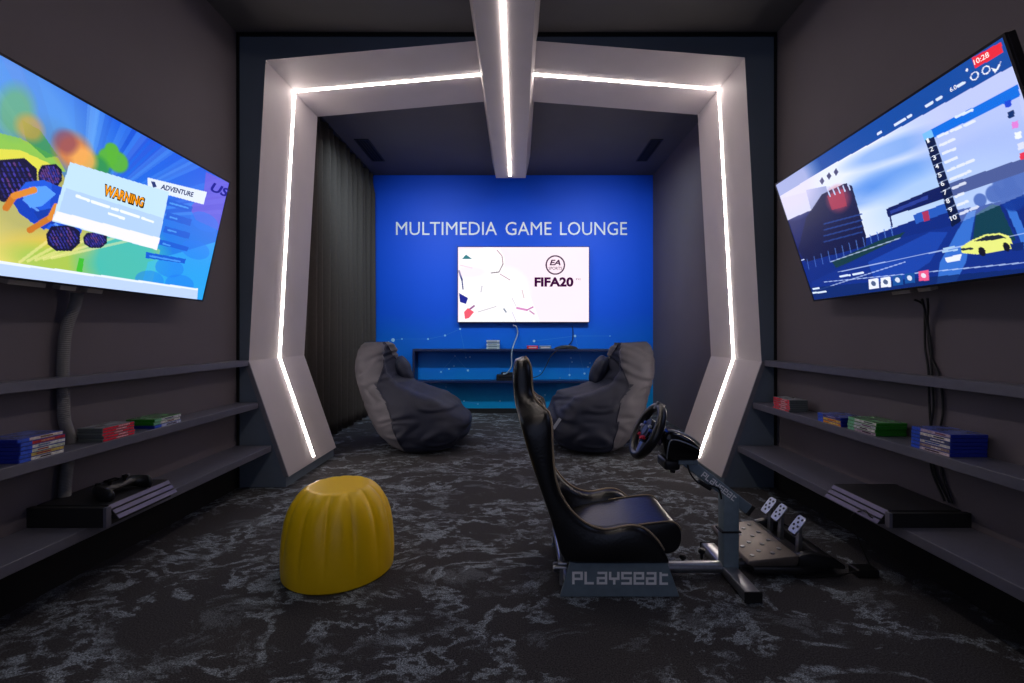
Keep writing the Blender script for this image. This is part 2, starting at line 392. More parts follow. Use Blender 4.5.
E(t, 10, 130, 60, (150, 205, 245), .5, soft=1.2)
Q(t, [(-40, 158), (20, 152), (60, 170), (80, 205), (160, 250), (150, 292), (-40, 290)], (226, 204, 84), .95)
E(t, 20, 244, 40, (246, 226, 130), .7, soft=.8); E(t, 40, 190, 40, (90, 110, 90), .35, soft=.9); E(t, 90, 262, 40, (240, 200, 60), .8, ry=16, soft=.9)
E(t, 60, 262, 30, (120, 200, 90), .55, ry=10, soft=.9); E(t, 128, 262, 26, (60, 190, 190), .9, ry=24, soft=.9)
Q(t, [(-20, 128), (20, 138), (58, 158), (66, 172), (30, 168), (-20, 156)], (150, 205, 70), .9)
Q(t, [(-20, 148), (20, 150), (55, 166), (44, 176), (-20, 164)], (235, 225, 80), .9)
Q(t, [(22, 120), (40, 130), (58, 156), (46, 158), (26, 140)], (60, 150, 80), .8)
for (x, y, r) in ((108, 158, 8), (118, 162, 9), (100, 165, 8), (112, 150, 6)): E(t, x, y, r, (90, 180, 50), .95, soft=.3)
E(t, 95, 170, 12, (40, 140, 90), .8, soft=.5)
E(t, 74, 152, 12, (240, 130, 50), .8, soft=.9); E(t, 84, 160, 9, (250, 180, 90), .8, soft=.8); E(t, 66, 142, 8, (130, 60, 90), .6, soft=.9); E(t, 16, 112, 12, (110, 180, 110), .7, ry=18, soft=.9); E(t, 30, 128, 9, (230, 160, 60), .6, soft=.9)
for k in range(5): Ln(t, 20+k*8, 262-k, 60+k*18, 232+k*2, .008, (255, 240, 170), .5)
Q(t, [(75, 278), (79, 258), (84, 259), (81, 281)], (60, 190, 40), .9)
# blue kart with chunky tyres
def tyre(x, y, r, ry):
    Q(t, [(x-r, y-ry*.3), (x-r*.7, y-ry*.9), (x+r*.5, y-ry), (x+r, y-ry*.5), (x+r, y+ry*.4), (x+r*.5, y+ry), (x-r*.4, y+ry), (x-r*.9, y+ry*.5)], (24, 22, 58))
    for k in range(-4, 5):
        for j in range(-3, 4):
            xx, yy = x+k*r*.2+(j % 2)*r*.08, y+j*ry*.24
            if ((xx-x)/r)**2+((yy-y)/ry)**2 < .72: Ln(t, xx, yy-ry*.05, xx+r*.05, yy+ry*.06, .0045, rs.choice([(50, 50, 150), (70, 60, 170), (96, 60, 130), (40, 40, 120)]), .95)
tyre(50, 176, 12, 12); tyre(12, 180, 25, 22)
Q(t, [(14, 196), (26, 182), (44, 180), (62, 188), (78, 206), (72, 226), (50, 230), (30, 222)], (34, 92, 226)); Q(t, [(52, 184), (70, 190), (90, 206), (80, 236), (62, 226), (50, 206)], (26, 74, 204)); Q(t, [(10, 198), (22, 192), (52, 222), (44, 230), (20, 214)], (20, 66, 190)); Ln(t, 24, 200, 58, 226, .006, (110, 170, 255), .8)
Q(t, [(22, 196), (30, 187), (46, 186), (56, 194), (42, 206), (30, 208)], (90, 160, 255))
Q(t, [(34, 212), (52, 208), (62, 214), (54, 224), (40, 222)], (20, 60, 170))
Ln(t, 6, 208, 14, 196, .016, (206, 120, 40)); Ln(t, 14, 196, 34, 190, .016, (226, 140, 50)); Ln(t, 30, 230, 50, 218, .016, (206, 120, 40)); Ln(t, 50, 218, 56, 206, .014, (226, 140, 50))
tyre(63, 238, 17, 13); tyre(95, 240, 12, 8)
# menu column, purple corner, checker
Q(t, [(206, 172), (232, 184), (222, 232), (196, 220), (190, 208), (204, 190)], (120, 90, 220), .75)
Q(t, [(148, 262), (222, 240), (206, 300), (140, 290)], (60, 190, 250), .55)
for (x, y) in ((170, 268), (196, 250), (205, 222), (180, 284), (150, 280)): E(t, x, y, 14, (30, 120, 240), .5, ry=9)
Q(t, [(147.5, 177.5), (207, 192), (203.5, 204.5), (148, 189.5)], (226, 236, 255))
for q in ([(165, 198), (193, 207), (191, 212), (167, 205)], [(167, 212), (192, 219.5), (190, 226), (165, 218.5)], [(165, 226), (190.5, 233), (188.5, 239), (163, 232)], [(159, 239), (189, 247), (187, 251.5), (158, 244)], [(146, 252), (186, 259), (184.5, 263.5), (145.5, 258)]): Q(t, q, (18, 92, 214))
for q in ((170, 203, 188, 208), (170, 217, 177, 219), (168, 230, 176, 232), (163, 243.5, 170, 245.5), (150, 256, 180, 261.5)): Ln(t, *q, .006, (70, 150, 240))
Q(t, [(-40, 256), (0, 261), (198, 288.5), (197, 302), (-40, 296)], (192, 214, 252)); Q(t, [(-40, 256), (0, 261), (198, 288.5), (198, 290.5), (0, 263.5), (-40, 259)], (235, 244, 255))
# warning box
Q(t, [(70, 162), (169, 192), (157, 250), (52, 221)], (196, 228, 250)); Q(t, [(66, 188), (163, 218), (159, 240), (58, 214)], (176, 205, 246), .8)
Q(t, [(57, 211), (160, 238), (157, 250), (52, 220)], (246, 244, 255))
for (a, b, c, d) in ((77, 196, 89, 200.5), (92, 201.5, 109, 207), (112, 208.5, 118, 210), (121, 211, 139, 217), (142, 218, 153, 222), (109, 213.5, 124, 218.5)): Ln(t, a, b, c, d, .008, (244, 250, 255))
Q(t, [(151, 181), (155, 182), (157, 187), (153, 187.5)], (30, 50, 110))
t.show(cv)
def tline(t, s_, x0, y0, x1, y1, hpx, rgb, bold=0, off=.0015, shear=0):
    """A line of writing whose baseline runs between two points seen in the image; hpx is its height there."""
    u0, v0 = t.uv(x0, y0); u1, v1 = t.uv(x1, y1); du, dv = (u1-u0)*t.w, (v1-v0)*t.h; xm, ym = (x0+x1)/2, (y0+y1)/2
    hh = abs(t.uv(xm, ym)[1]-t.uv(xm, ym-hpx)[1]); t.text(s_, u0, v0, math.hypot(du, dv)/t.w, hh, rgb, bold, math.atan2(-dv, du), off, shear=shear)
tline(t, 'WARNING', 102, 195.5, 143, 208.8, 12.5, (40, 22, 16), .075, .0014); tline(t, 'WARNING', 103, 194.4, 142, 206.8, 10, (255, 158, 20), .03, .0022)
tline(t, 'ADVENTURE', 160, 189, 193, 197.2, 5.5, (24, 40, 96), .03, shear=.2)
tline(t, 'US', 210, 191, 228, 198, 10, (40, 40, 150), .03, shear=.3)

# --- right television: racing game event list
tvr = TV('television', 'large tilted television on the right wall showing a racing track and numbered list', (1.417, 2.5, 1.82), (1.338, 1.258, 1.82), (1.619, 2.5, 1.191))
t = tvr; cv = Canvas(GW, GH, (176, 196, 244), (150, 186, 244))
E(t, 830, 195, 60, (236, 240, 255), .9, soft=1); E(t, 960, 170, 50, (120, 170, 240), .5, ry=22, soft=1); E(t, 900, 180, 40, (90, 150, 235), .5, ry=10, soft=1, ang=.3)
for (x, y, r, ry_) in ((862, 196, 40, 7), (905, 176, 44, 8), (935, 190, 34, 7), (890, 150, 34, 6), (965, 160, 40, 8), (1000, 140, 36, 9)): E(t, x, y, r, (78, 138, 232), .55, ry=ry_, soft=1.2, ang=.12)
E(t, 980, 110, 50, (200, 205, 250), .7, soft=1); E(t, 930, 200, 60, (190, 215, 252), .8, ry=20, soft=1)
Q(t, [(775, 200), (830, 186), (838, 214), (790, 234)], (214, 216, 244)); Q(t, [(806, 190), (826, 186), (832, 208), (812, 214)], (160, 168, 214))
Q(t, [(798, 262), (866, 238), (925, 216), (1030, 196), (1030, 300), (812, 302)], (16, 42, 128))
Q(t, [(780, 224), (806, 212), (826, 206), (826, 250), (796, 262)], (22, 30, 96))
Q(t, [(822, 194), (846, 183), (852, 186), (866, 236), (866, 246), (806, 262), (798, 250), (806, 218)], (20, 22, 66))
Q(t, [(827, 196), (843, 189), (847, 206), (832, 210)], (130, 40, 70)); E(t, 838, 199, 9, (190, 70, 90), .6, soft=.7)
for k in range(5): Ln(t, 828+k*5, 191-k*1.6, 830+k*5, 196-k*1.6, .006, (190, 205, 245))
for k in range(4): Ln(t, 824, 224+k*6, 862, 214+k*6, .005, (40, 70, 150), .8)
for k in range(14): Ln(t, 800+k*7, 262-k*2.7, 802+k*7, 272-k*2.7, .004, (80, 120, 205), .8)
Q(t, [(832, 262), (880, 240), (905, 232), (900, 238), (850, 262), (836, 268)], (22, 58, 66))
Q(t, [(812, 282), (900, 238), (1000, 214), (1030, 250), (1030, 300), (812, 302)], (18, 48, 140), .85)
Q(t, [(868, 262), (930, 232), (948, 232), (930, 262), (880, 296)], (36, 88, 205), .5)
Q(t, [(940, 262), (968, 212), (976, 210), (966, 262), (952, 290), (936, 290)], (70, 140, 240), .7)
Q(t, [(976, 214), (992, 204), (1000, 206), (1016, 240), (972, 246)], (16, 62, 80)); Q(t, [(1004, 204), (1012, 202), (1034, 250), (1030, 262)], (70, 140, 240), .75)
for (x, y, r) in ((1004, 186, 11), (1016, 182, 12), (994, 194, 8), (1012, 198, 12), (980, 200, 6)): E(t, x, y, r, (18, 56, 150), .95, soft=.2)
Q(t, [(886, 209), (930, 190), (1030, 156), (1030, 170), (932, 203), (888, 217)], (14, 28, 92)); Q(t, [(890, 211), (928, 195), (928, 199), (891, 214)], (40, 60, 150))
Q(t, [(913, 215), (946, 203), (948, 212), (916, 224)], (40, 90, 190)); Q(t, [(922, 212), (928, 210), (930, 220), (924, 222)], (170, 50, 90)); Ln(t, 890, 216, 892, 226, .006, (14, 28, 92))
for (a, b, c, d) in ((838, 272, 1030, 232), (824, 282, 1030, 262), (830, 262, 900, 238), (812, 292, 905, 262)): Ln(t, a, b, c, d, .0028, (190, 210, 250), .8)
for (x, y) in ((836, 172), (829, 176), (822, 181)): Q(t, [(x, y-4), (x+2.5, y), (x, y+4), (x-2.5, y)], (70, 70, 110))
Q(t, [(770, 184), (1008, 30), (1012, 66), (826, 168), (800, 184), (774, 200)], (18, 74, 160)); E(t, 790, 186, 18, (225, 215, 250), .7, soft=.9)  # pale ellipse paints a room reflection over the bar's left end
Q(t, [(806, 288), (1030, 268), (1030, 300), (812, 304)], (12, 40, 104), .8)
# car
Q(t, [(961, 247), (970, 241), (985, 234.5), (1000, 233), (1009, 236), (1013, 244), (1011, 249), (978, 254.5), (962, 253)], (232, 238, 130))
Q(t, [(973, 241.5), (986, 236), (1000, 234.8), (1006, 238), (990, 240.5)], (30, 40, 60)); E(t, 982, 251.5, 3.6, (20, 22, 40), 1, ry=4.6); E(t, 1006.5, 247, 3.4, (20, 22, 40), 1, ry=4.6); Ln(t, 962, 249.5, 972, 248.5, .006, (40, 50, 60))
Q(t, [(1010, 244), (1024, 242), (1024, 250), (1012, 251)], (14, 40, 110)); Q(t, [(945, 258), (962, 253.5), (960, 260.5), (947, 263)], (235, 240, 255))
Ln(t, 944, 249, 954, 246.5, .005, (170, 205, 240)); Ln(t, 943, 252, 957, 249.5, .005, (170, 205, 240))
# icons in the bottom bar
for (x, y, c) in ((873.5, 283.5, (235, 240, 255)), (885.5, 282, (235, 240, 255)), (897.5, 280, (24, 82, 160)), (909.5, 278, (24, 82, 160)), (923.5, 275.5, (236, 90, 140))):
    Q(t, [(x-5, y-4), (x+5, y-5.4), (x+5.6, y+4.6), (x-4.4, y+5.8)], c); E(t, x, y, 2.4, (60, 80, 120) if c[0] > 230 and c[1] > 200 else (235, 240, 255), .9)
# event list
Q(t, [(934, 138), (1019, 96), (1034, 190), (961, 222)], (170, 190, 245), .4)
Q(t, [(922, 134), (1018, 84), (1020, 96), (925, 142)], (14, 110, 226)); Q(t, [(922, 134), (931, 129.5), (934, 137), (925, 142)], (120, 190, 250))
Q(t, [(925, 140), (934, 136.5), (961, 221), (952, 227)], (10, 24, 66))
for k in range(1, 10): Ln(t, 925+k*2.7, 140+k*8.7, 934+k*2.7, 136.5+k*8.5, .0022, (170, 190, 230), .8)
for k, L in enumerate((40, 16, 14, 13, 28, 22, 14, 9, 11, 20)):
    x, y = 938+k*2.5, 136.5+k*8.6; n = 3 if L > 20 else 2
    for j in range(n): Ln(t, x+L/n*j, y-L/n*j*.42, x+L/n*(j+.7), y-L/n*(j+.7)*.42, .007, (236, 240, 255), .85)
Ln(t, 956, 117, 972, 110, .006, (220, 235, 255))
for (x, y, c) in ((1008, 104, (24, 70, 214)), (1011, 114.5, (16, 50, 110)), (1015, 125, (226, 130, 220)), (1018, 135.5, (240, 245, 255)), (1021, 146, (220, 225, 250)), (1023, 156, (230, 50, 80))):
    Q(t, [(x-3.4, y-2.6), (x+3, y-4.6), (x+3.6, y+2.2), (x-2.8, y+4.2)], c)
Q(t, [(972, 58), (1001, 42), (1003, 52), (975, 69)], (232, 40, 60))
for (x, y) in ((974.5, 76), (986, 70)): E(t, x, y, 4.3, (235, 240, 255)); E(t, x, y, 3.2, (18, 74, 160))
Q(t, [(991, 68), (996, 69), (1001, 61), (999, 68), (995, 73)], (235, 240, 255)); E(t, 967, 70, 1.4, (235, 240, 255))
for (a, b, c, d) in ((895, 125, 905, 119), (908, 117, 911, 115.5), (926, 106, 932, 102.5), (937, 99.5, 941, 97), (878, 134, 881, 132), (958, 86, 964, 83), (840, 276.5, 850, 275), (853, 274.5, 863, 272.5), (813, 289, 819, 288), (813, 293, 826, 291.6)): Ln(t, a, b, c, d, .007, (215, 230, 255))
t.show(cv)
for k in range(10):
    x, y = 928.2+k*2.75, 143+k*8.65; w_ = 3.2 if k < 9 else 6
    tline(t, str(k+1), x-(0 if k < 9 else 1.2), y, x-(0 if k < 9 else 1.2)+w_*(.62 if k == 0 else 1), y-w_*.38, 5, (240, 244, 255), .01)
tline(t, '10:28', 975, 65, 990, 56.5, 6, (255, 235, 235), .01); tline(t, '6.0', 951, 92, 957.5, 88.5, 5, (240, 244, 255), .01)

# --- back television: football game title screen
tvb = TV('television', 'bright television on the blue back wall showing a football game title', (-.747, 5.79, 2.113), (.910, 5.79, 2.113), (-.747, 5.79, 1.166))
t = tvb; cv = Canvas(GW, GH, (244, 214, 236), (250, 228, 240))
E(t, 520, 285, 66, (255, 240, 248), .8, ry=44, soft=1)
W = (255, 253, 255)
Q(t, [(459, 250), (500, 248), (505, 262), (499, 273), (512, 280), (528, 290), (540, 322), (459, 322)], W); E(t, 488, 262, 17, W, 1, ry=15); E(t, 505, 292, 20, W, .9, soft=.4)
for (a, b, c, d, wd, col, al) in ((497, 250, 502, 256, .006, (170, 120, 140), .9), (502, 256, 503, 264, .006, (150, 100, 120), .9), (503, 264, 499, 272, .006, (110, 70, 90), .9), (499, 272, 491, 273, .006, (70, 40, 60), .9),
    (500, 274, 510, 280, .004, (150, 70, 110), .9), (459, 271, 462, 280, .012, (24, 40, 120), 1), (462, 280, 463, 289, .008, (24, 40, 120), 1), (482, 286, 481, 292, .008, (205, 200, 210), 1), (478, 312, 496, 306.5, .006, (190, 180, 190), .8),
    (517, 308, 527, 310, .014, (214, 130, 190), .9), (527, 310, 533, 307, .01, (200, 120, 180), .9), (530, 311, 534, 314, .01, (190, 120, 170), .8), (522, 290, 524, 298, .006, (205, 170, 180), .8), (512, 298, 516, 306, .006, (215, 205, 215), .8),
    (504, 309, 506, 312, .01, (120, 130, 150), .9), (512, 312, 516, 321, .005, (200, 190, 215), .8), (470, 309, 474, 306, .012, (140, 70, 130), .9), (460, 265, 472, 268, .008, (250, 190, 210), .6)): Ln(t, a, b, c, d, wd, col, al)
Q(t, [(462, 259), (466, 254.5), (472, 259)], (30, 120, 130)); Q(t, [(459, 293), (468, 298), (466, 304), (460, 302)], (20, 30, 140))
Q(t, [(464, 312), (468, 308), (474, 312), (469, 318), (465, 319)], (240, 90, 110)); E(t, 470, 272, 12, (255, 226, 240), .5, ry=4, soft=.8)
D = (60, 10, 60)
E(t, 555.3, 265, 9.8, D, 1); E(t, 555.3, 265, 8.4, (255, 232, 244), 1)
t.show(cv)
tline(t, 'EA', 549.6, 265.3, 560.6, 265.3, 5.6, D, .03, shear=.25); tline(t, 'SPORTS', 548.6, 269.8, 562, 269.8, 3, D, .005)
tline(t, 'FIFA20', 534.5, 286.8, 573.5, 286.8, 9.6, D, .045); tline(t, 'FC', 576, 280, 581, 280, 1.6, (150, 110, 140), .01)

# brackets under the side televisions
def bracket(tv, us):
    for (a, b) in us:
        bm = bx(a*tv.w, b*tv.w, tv.h+.006, tv.h+.028, -.05, -.02, bev=.003); bm.transform(tv.mtx); obj('mount_foot', bm, mat('beige_metal', (150, 142, 134), .5), tv.r)
    bm = B(); box(bm, .4*tv.w, .6*tv.w, .25*tv.h, .6*tv.h, -.06, -.05, bev=.003); bm.transform(tv.mtx); obj('wall_plate', bm, M_metal, tv.r)
    q0 = tv.P(.5, .3, -.05); xw = XL+.002 if q0.x < 0 else XR-.002
    for u in (.42, .58):
        for v in (.28, .75): q = tv.P(u, v, -.03); obj('wall_arm', cyl(B(), q, (xw, q.y, q.z), .012, n=10), M_metal, tv.r)
bracket(tvl, ((.19, .3), (.345, .4), (.44, .5))); bracket(tvr, ((.42, .5), (.53, .58)))
bm = bx(-.35, .5, 5.81, YB-.001, 1.4, 1.9, bev=.01); obj('wall_plate', bm, M_metal, tvb.r)

# ------------------------------------------------------------------ back wall: lettering, printed dots, shelf
def word(s_, px0, px1):
    k = (YB)/F; return text_bm(s_, ((px0-517)*k, YB-.001, 1+(335-235.2)*k), (1, 0, 0), (0, 0, 1), (px1-px0)*k, 13.2*k*1.0, thick=.004, bold=0)
for s_, a, b in (('MULTIMEDIA', 396, 497), ('GAME', 505.5, 551.5), ('LOUNGE', 560, 627)):
    bm = word(s_, a, b)
    tag(obj('wall_lettering', bm, mat('pale_blue_lettering', (250, 252, 255), .5, noise_amt=0)), 'pale blue-white capital letters reading %s on the blue back wall' % s_, 'lettering', 'words of the sign on the blue wall')
bm = B(); k_ = YB/F
dots = [(393, 340, 2.4), (383.5, 343, 1.2), (388.5, 342, .9), (402, 339, 1.1), (428, 339, 1.2), (445, 335.5, 1.3), (460, 329, 1.2), (534, 341, 1.6), (575, 336, 1.6), (441, 372, 1.2), (449, 369, 1), (468, 370.5, 1.4), (470, 357, .9),
        (569.5, 375, 1.3), (584.5, 373.5, 1.3), (588, 367, .9), (466, 357.5, .8), (454, 366, .8), (464, 401, 1), (452, 404, .9), (446, 387, .7), (478, 404, .8), (540, 371, .9), (572, 362, .8), (590, 363, .7), (571, 358, .8), (500, 401, .8), (455, 356, .7), (560, 378, .6), (545, 395, .9), (533, 402, .8), (524, 390, .7), (610, 336, .8), (420, 400, .7)]
for x, y, r in dots:
    cyl(bm, ((x-517)*k_, YB-.0015, 1+(335-y)*k_), ((x-517)*k_, YB+.001, 1+(335-y)*k_), r*k_*.8, n=10)
o = obj('printed_dots', bm, mat('pale_cyan_print', (150, 205, 245), .6, noise_amt=0), wall_back)
bm = B()
def hair(a, b, wd=.0035):
    p = [((x-517)*k_, 1+(335-y)*k_) for x, y in (a, b)]; d = (Vector(p[1])-Vector(p[0])).normalized()*wd/2; n = Vector((-d.y, d.x))
    bm.faces.new([bm.verts.new((q.x, YB-.001, q.y)) for q in (Vector(p[0])-n, Vector(p[1])-n, Vector(p[1])+n, Vector(p[0])+n)])
for a, b in (((402, 339), (428, 339)), ((428, 339), (445, 335.5)), ((445, 335.5), (460, 329)), ((460, 329), (466, 357.5)), ((383.5, 343), (393, 340)), ((393, 340), (402, 339)), ((569.5, 365), (569.5, 382)), ((588, 366), (588, 380)), ((584.5, 373.5), (575, 336)),
             ((441, 372), (455, 356)), ((455, 356), (468, 370.5)), ((452, 404), (452, 390)), ((534, 341), (575, 336)), ((464, 401), (478, 404)), ((545, 395), (560, 378)), ((575, 336), (610, 336))): hair(a, b)
obj('printed_lines', bm, mat('faint_cyan_print', (60, 140, 225), .6, noise_amt=0), wall_back)

ws = root('wall_shelf', 'wide dark blue open box shelf on the blue wall under the back television', 'shelf', (0, YB-.09, .42))
M_bshelf = mat('dark_blue_shelf', (6, 30, 78), .4)
for nm, a in (('top_board', (-1.30, 1.30, YB-.18, YB-.001, .795, .825)), ('bottom_board', (-1.30, 1.30, YB-.18, YB-.001, .40, .43))): obj(nm, bx(*a, bev=.002), M_bshelf, ws)
for x in (-1.30, 1.272): obj('side_board', bx(x, x+.028, YB-.18, YB-.001, .43, .795, bev=.002), M_bshelf, ws)

# ------------------------------------------------------------------ back room: curtain, ceiling slots
def curtain():
    r = root('curtain', 'long charcoal curtain in soft folds at the left of the back room', 'curtain', (-1.83, 4.9, .02))
    bm = B(); ny, nz = 420, 24; V = []
    for i in range(ny+1):
        y = 3.80+(YB-.06-3.80)*i/ny; ph = 2*math.pi*(y/.15); row = []
        for j in range(nz+1):
            f = j/nz; z = .02+(ZCB-.04)*f; a = .058*(.9+.25*noise.noise((y*2, 0, z*.4))); sh = .35*noise.noise((y*3, 3, z*.5))
            if f > .955: a *= .55
            s = math.sin(ph+sh*2); x = -1.845+a*(abs(s)**.75*math.copysign(1, s))+.012*math.sin(ph*.37+z*.6)
            row.append(bm.verts.new((x, y+.012*math.cos(ph*1.0), z)))
        V.append(row)
    for i in range(ny):
        for j in range(nz): bm.faces.new([V[i][j], V[i+1][j], V[i+1][j+1], V[i][j+1]])
    o = obj('fabric', bm, M_curtain, r, smooth=True); m = o.modifiers.new('s', 'SOLIDIFY'); m.thickness = .003
    obj('track', bx(-1.87, -1.83, 3.80, YB-.02, ZCB-.022, ZCB-.001, bev=.003), M_black, r)
curtain()
for nm, (x0, x1) in (('left', (-1.705, -1.555)), ('right', (1.40, 1.53))):
    r = root('air_vent', 'black slot air vent in the back ceiling on the %s of the beam' % nm, 'air vent', ((x0+x1)/2, 5.08, ZCB-.006), 'air vents in the back ceiling')
    bm = B(); box(bm, x0, x1, 4.78, 4.80, ZCB-.008, ZCB); box(bm, x0, x1, 5.36, 5.38, ZCB-.008, ZCB); box(bm, x0, x0+.015, 4.8, 5.36, ZCB-.008, ZCB); box(bm, x1-.015, x1, 4.8, 5.36, ZCB-.008, ZCB)
    obj('frame', bm, M_black, r); obj('back_plate', bx(x0+.01, x1-.01, 4.79, 5.37, ZCB-.002, ZCB-.0005), M_gap, r)
    for k in range(3): x = x0+.03+(x1-x0-.06)*(k+.5)/3; obj('slat', bx(x-.004, x+.004, 4.8, 5.36, ZCB-.007, ZCB-.002), M_black, r)

# ------------------------------------------------------------------ assumed wall washers, added behind the portal header to brighten the blue wall
for nm, x in (('left', -1.0), ('right', .86)):
    r = root('wall_washer', 'slim black linear lamp behind the portal header, %s of the beam' % nm, 'lamp', (x, 3.85, 2.98), 'linear lamps behind the portal header')
    obj('housing', bx(x-.55, x+.55, YE+.003, YE+.06, 2.955, 3.015, bev=.006), M_black, r)
    obj('lens', bx(x-.53, x+.53, YE+.058, YE+.063, 2.965, 3.005, bev=.001), mat('frosted_lens', (220, 225, 240), .4, noise_amt=0), r)
    la = bpy.data.lights.new('washer_light', 'AREA'); la.shape = 'RECTANGLE'; la.size = 1.04; la.size_y = .04; la.energy = WASH; la.color = (.72, .90, 1); la.spread = math.radians(95)
    lo = bpy.data.objects.new('washer_light', la); C.objects.link(lo); lo.parent = r; lo.matrix_parent_inverse = r.matrix_world.inverted()
    lo.location = (x, YE+.07, 2.985); d = Vector((x*.8, YB, 1.3))-Vector((x, YE+.07, 2.985)); lo.rotation_euler = d.to_track_quat('-Z', 'Y').to_euler()

# ------------------------------------------------------------------ pouf
def pouf():
    bm = B(); n = 13; NT = 13*18
    prof = [(0, .219), (.006, .226), (.02, .2275), (.06, .2285), (.12, .226), (.18, .220), (.235, .210), (.275, .197), (.308, .179), (.332, .158), (.346, .141), (.353, .129), (.3545, .120), (.355, .111), (.355, .10), (.355, .0)]
    rings = []
    for z, r in prof:
        a = 0 if z < .02 else min(1, (z-.02)/.2)*.05
        if r < .13: a *= max(0, (r-.1)/.03)*.9
        ring = []
        for j in range(NT):
            th = 2*math.pi*j/NT+.12; s = abs(math.sin(n*th/2)); q = r*(1-a*(1-s**.5)*1.5+a*.3)
            ring.append((q*math.cos(th), q*math.sin(th), z))
        rings.append(ring)
    V = [[bm.verts.new(p) for p in r] for r in rings[:-1]]
    for i in range(len(V)-1):
        for j in range(NT): bm.faces.new([V[i][j], V[i][(j+1) % NT], V[i+1][(j+1) % NT], V[i+1][j]])
    bm.faces.new(V[-1]); bm.faces.new(V[0][::-1]); bm.transform(Matrix.Translation((-.768, 1.975, 0)))
    o = obj('pouf', bm, M_yellow, smooth=True, angle=40); tag(o, 'yellow fluted plastic pouf stool standing alone on the dark carpet', 'pouf')
pouf()

# ------------------------------------------------------------------ bean bags
def beanbag(label, prof, yc, front, mir, tagpos=None):
    """prof rows: (image y, left x, right x) of its outline; front = angle its seat faces."""
    k = yc/F; rows = []
    zs = [((454.5-y)/112)*.935 for y, _, _ in prof]
    def at(z):
        zz = zs[::-1]; L = [(-517+r[1])*k for r in prof][::-1]; R = [(-517+r[2])*k for r in prof][::-1]
        return np.interp(z, zz, L), np.interp(z, zz, R)
    ryz = [(0, .30), (.02, .36), (.08, .43), (.16, .46), (.3, .45), (.42, .42), (.5, .38), (.6, .33), (.72, .29), (.84, .25), (.9, .2), (.935, .12)]
    NR, NT = 74, 120; rings = []
    for i in range(NR+1):
        z = .935*(i/NR); l, r = at(z); ry = np.interp(z, [a for a, _ in ryz], [b for _, b in ryz])
        cx, rx = (l+r)/2, (r-l)/2; conc = np.interp(z, [.28, .5, .75, .935], [0, .42, .5, .35])
        ring = []
        for j in range(NT):
            th = 2*math.pi*j/NT; c, s = math.cos(th), math.sin(th)
            c2 = math.copysign(abs(c)**.85, c); s2 = math.copysign(abs(s)**.85, s)
            d = math.atan2(math.sin(th-front), math.cos(th-front)); dent = conc*math.exp(-(d/.55)**2)
            x, y = cx+rx*c2*(1-dent*1.15), yc+.02+ry*s2*(1-dent*.3)
            zz = z
            # soft folds: sag creases running down the front, ripples on the flanks
            P = Vector((x*2.2+mir*3, y*2.2, z*2.6)); q = noise.noise(P*1.1)*.022
            cr = noise.noise(Vector((x*2.0*mir+z*4.2, y*1.2, z*5.5-x*mir*2.2)))
            q += (-.016*max(0, 1-abs(cr)*7)+.006*math.sin(cr*16))*(1 if z > .05 else 0)*(1 if abs(d) < 1.9 else .35)
            q += .005*noise.noise(P*5)
            q *= min(1, z/.05)
            nx, ny = c2, s2; x += nx*q; y += ny*q; zz += noise.noise(P*1.7+Vector((5, 0, 0)))*.012*min(1, z/.1)
            ring.append((x, y, max(0, zz)))
        rings.append(ring)
    bm = B(); V = [[bm.verts.new(p) for p in r] for r in rings]
    for i in range(NR):
        for j in range(NT):
            f = bm.faces.new([V[i][j], V[i][(j+1) % NT], V[i+1][(j+1) % NT], V[i+1][j]])
            th = 2*math.pi*(j+.5)/NT; z = .935*i/NR; d = abs(math.atan2(math.sin(th-front), math.cos(th-front)))
            lim = np.interp(z, [0, .25, .45, .58, .66, .75, .9], [1.7, 1.62, 1.55, 1.36, .95, .65, .2]); f.material_index = 1 if d > lim else 0
    bm.faces.new(V[0][::-1])
    c = bm.verts.new(sum((v.co for v in V[-1]), Vector())/NT+Vector((0, 0, -.012)))
    for j in range(NT): bm.faces.new([V[-1][j], V[-1][(j+1) % NT], c])
    # split by colour into body and back panel
    r0 = root('bean_bag', label, 'bean bag', ((prof[-1][1]+prof[-1][2]-1034)/2*k, yc, 0), 'bean bags in front of the blue wall')
    me = bm
    for mi, nm, m in ((0, 'seat_fabric', M_fabnavy), (1, 'back_panel', M_fabgrey)):
        b2 = me.copy(); bmesh.ops.delete(b2, geom=[f for f in b2.faces if f.material_index != mi], context='FACES')
        for f in b2.faces: f.material_index = 0
        o = obj(nm, b2, m, r0, smooth=True)
        if mi: o['label'] = 'lighter grey back panel'
    # piping along the colour seam and the crown
    for side in (1, -1):
        pts = []
        for i in range(2, NR+1, 3):
            z = .935*i/NR; lim = np.interp(z, [0, .25, .45, .58, .66, .75, .9], [1.7, 1.62, 1.55, 1.36, .95, .65, .2])
            j = int(round(((front+side*lim) % (2*math.pi))/(2*math.pi)*NT)) % NT; pts.append(V[i][j].co.copy())
        obj('seam_piping', tube(B(), pts, .006, n=6, k=2), M_fabnavy, r0, smooth=True)
    # far side bolster of the backrest, seen beyond the near one
    bm = B(); bmesh.ops.create_uvsphere(bm, u_segments=32, v_segments=20, radius=1)
    for v in bm.verts:
        n_ = 1+.12*noise.noise(v.co*2.2+Vector((mir, 0, 4))); v.co = Vector((v.co.x*.075*n_, v.co.y*.15*n_, v.co.z*.15*n_))
    bm.transform(Matrix.Translation((BX[mir], yc+.20, .665)) @ Matrix.Rotation(mir*-.42, 4, 'Y')); obj('side_bolster', bm, M_fabnavy, r0, smooth=True)
    me.free(); return r0
BX = {1: -1.082, -1: .775}
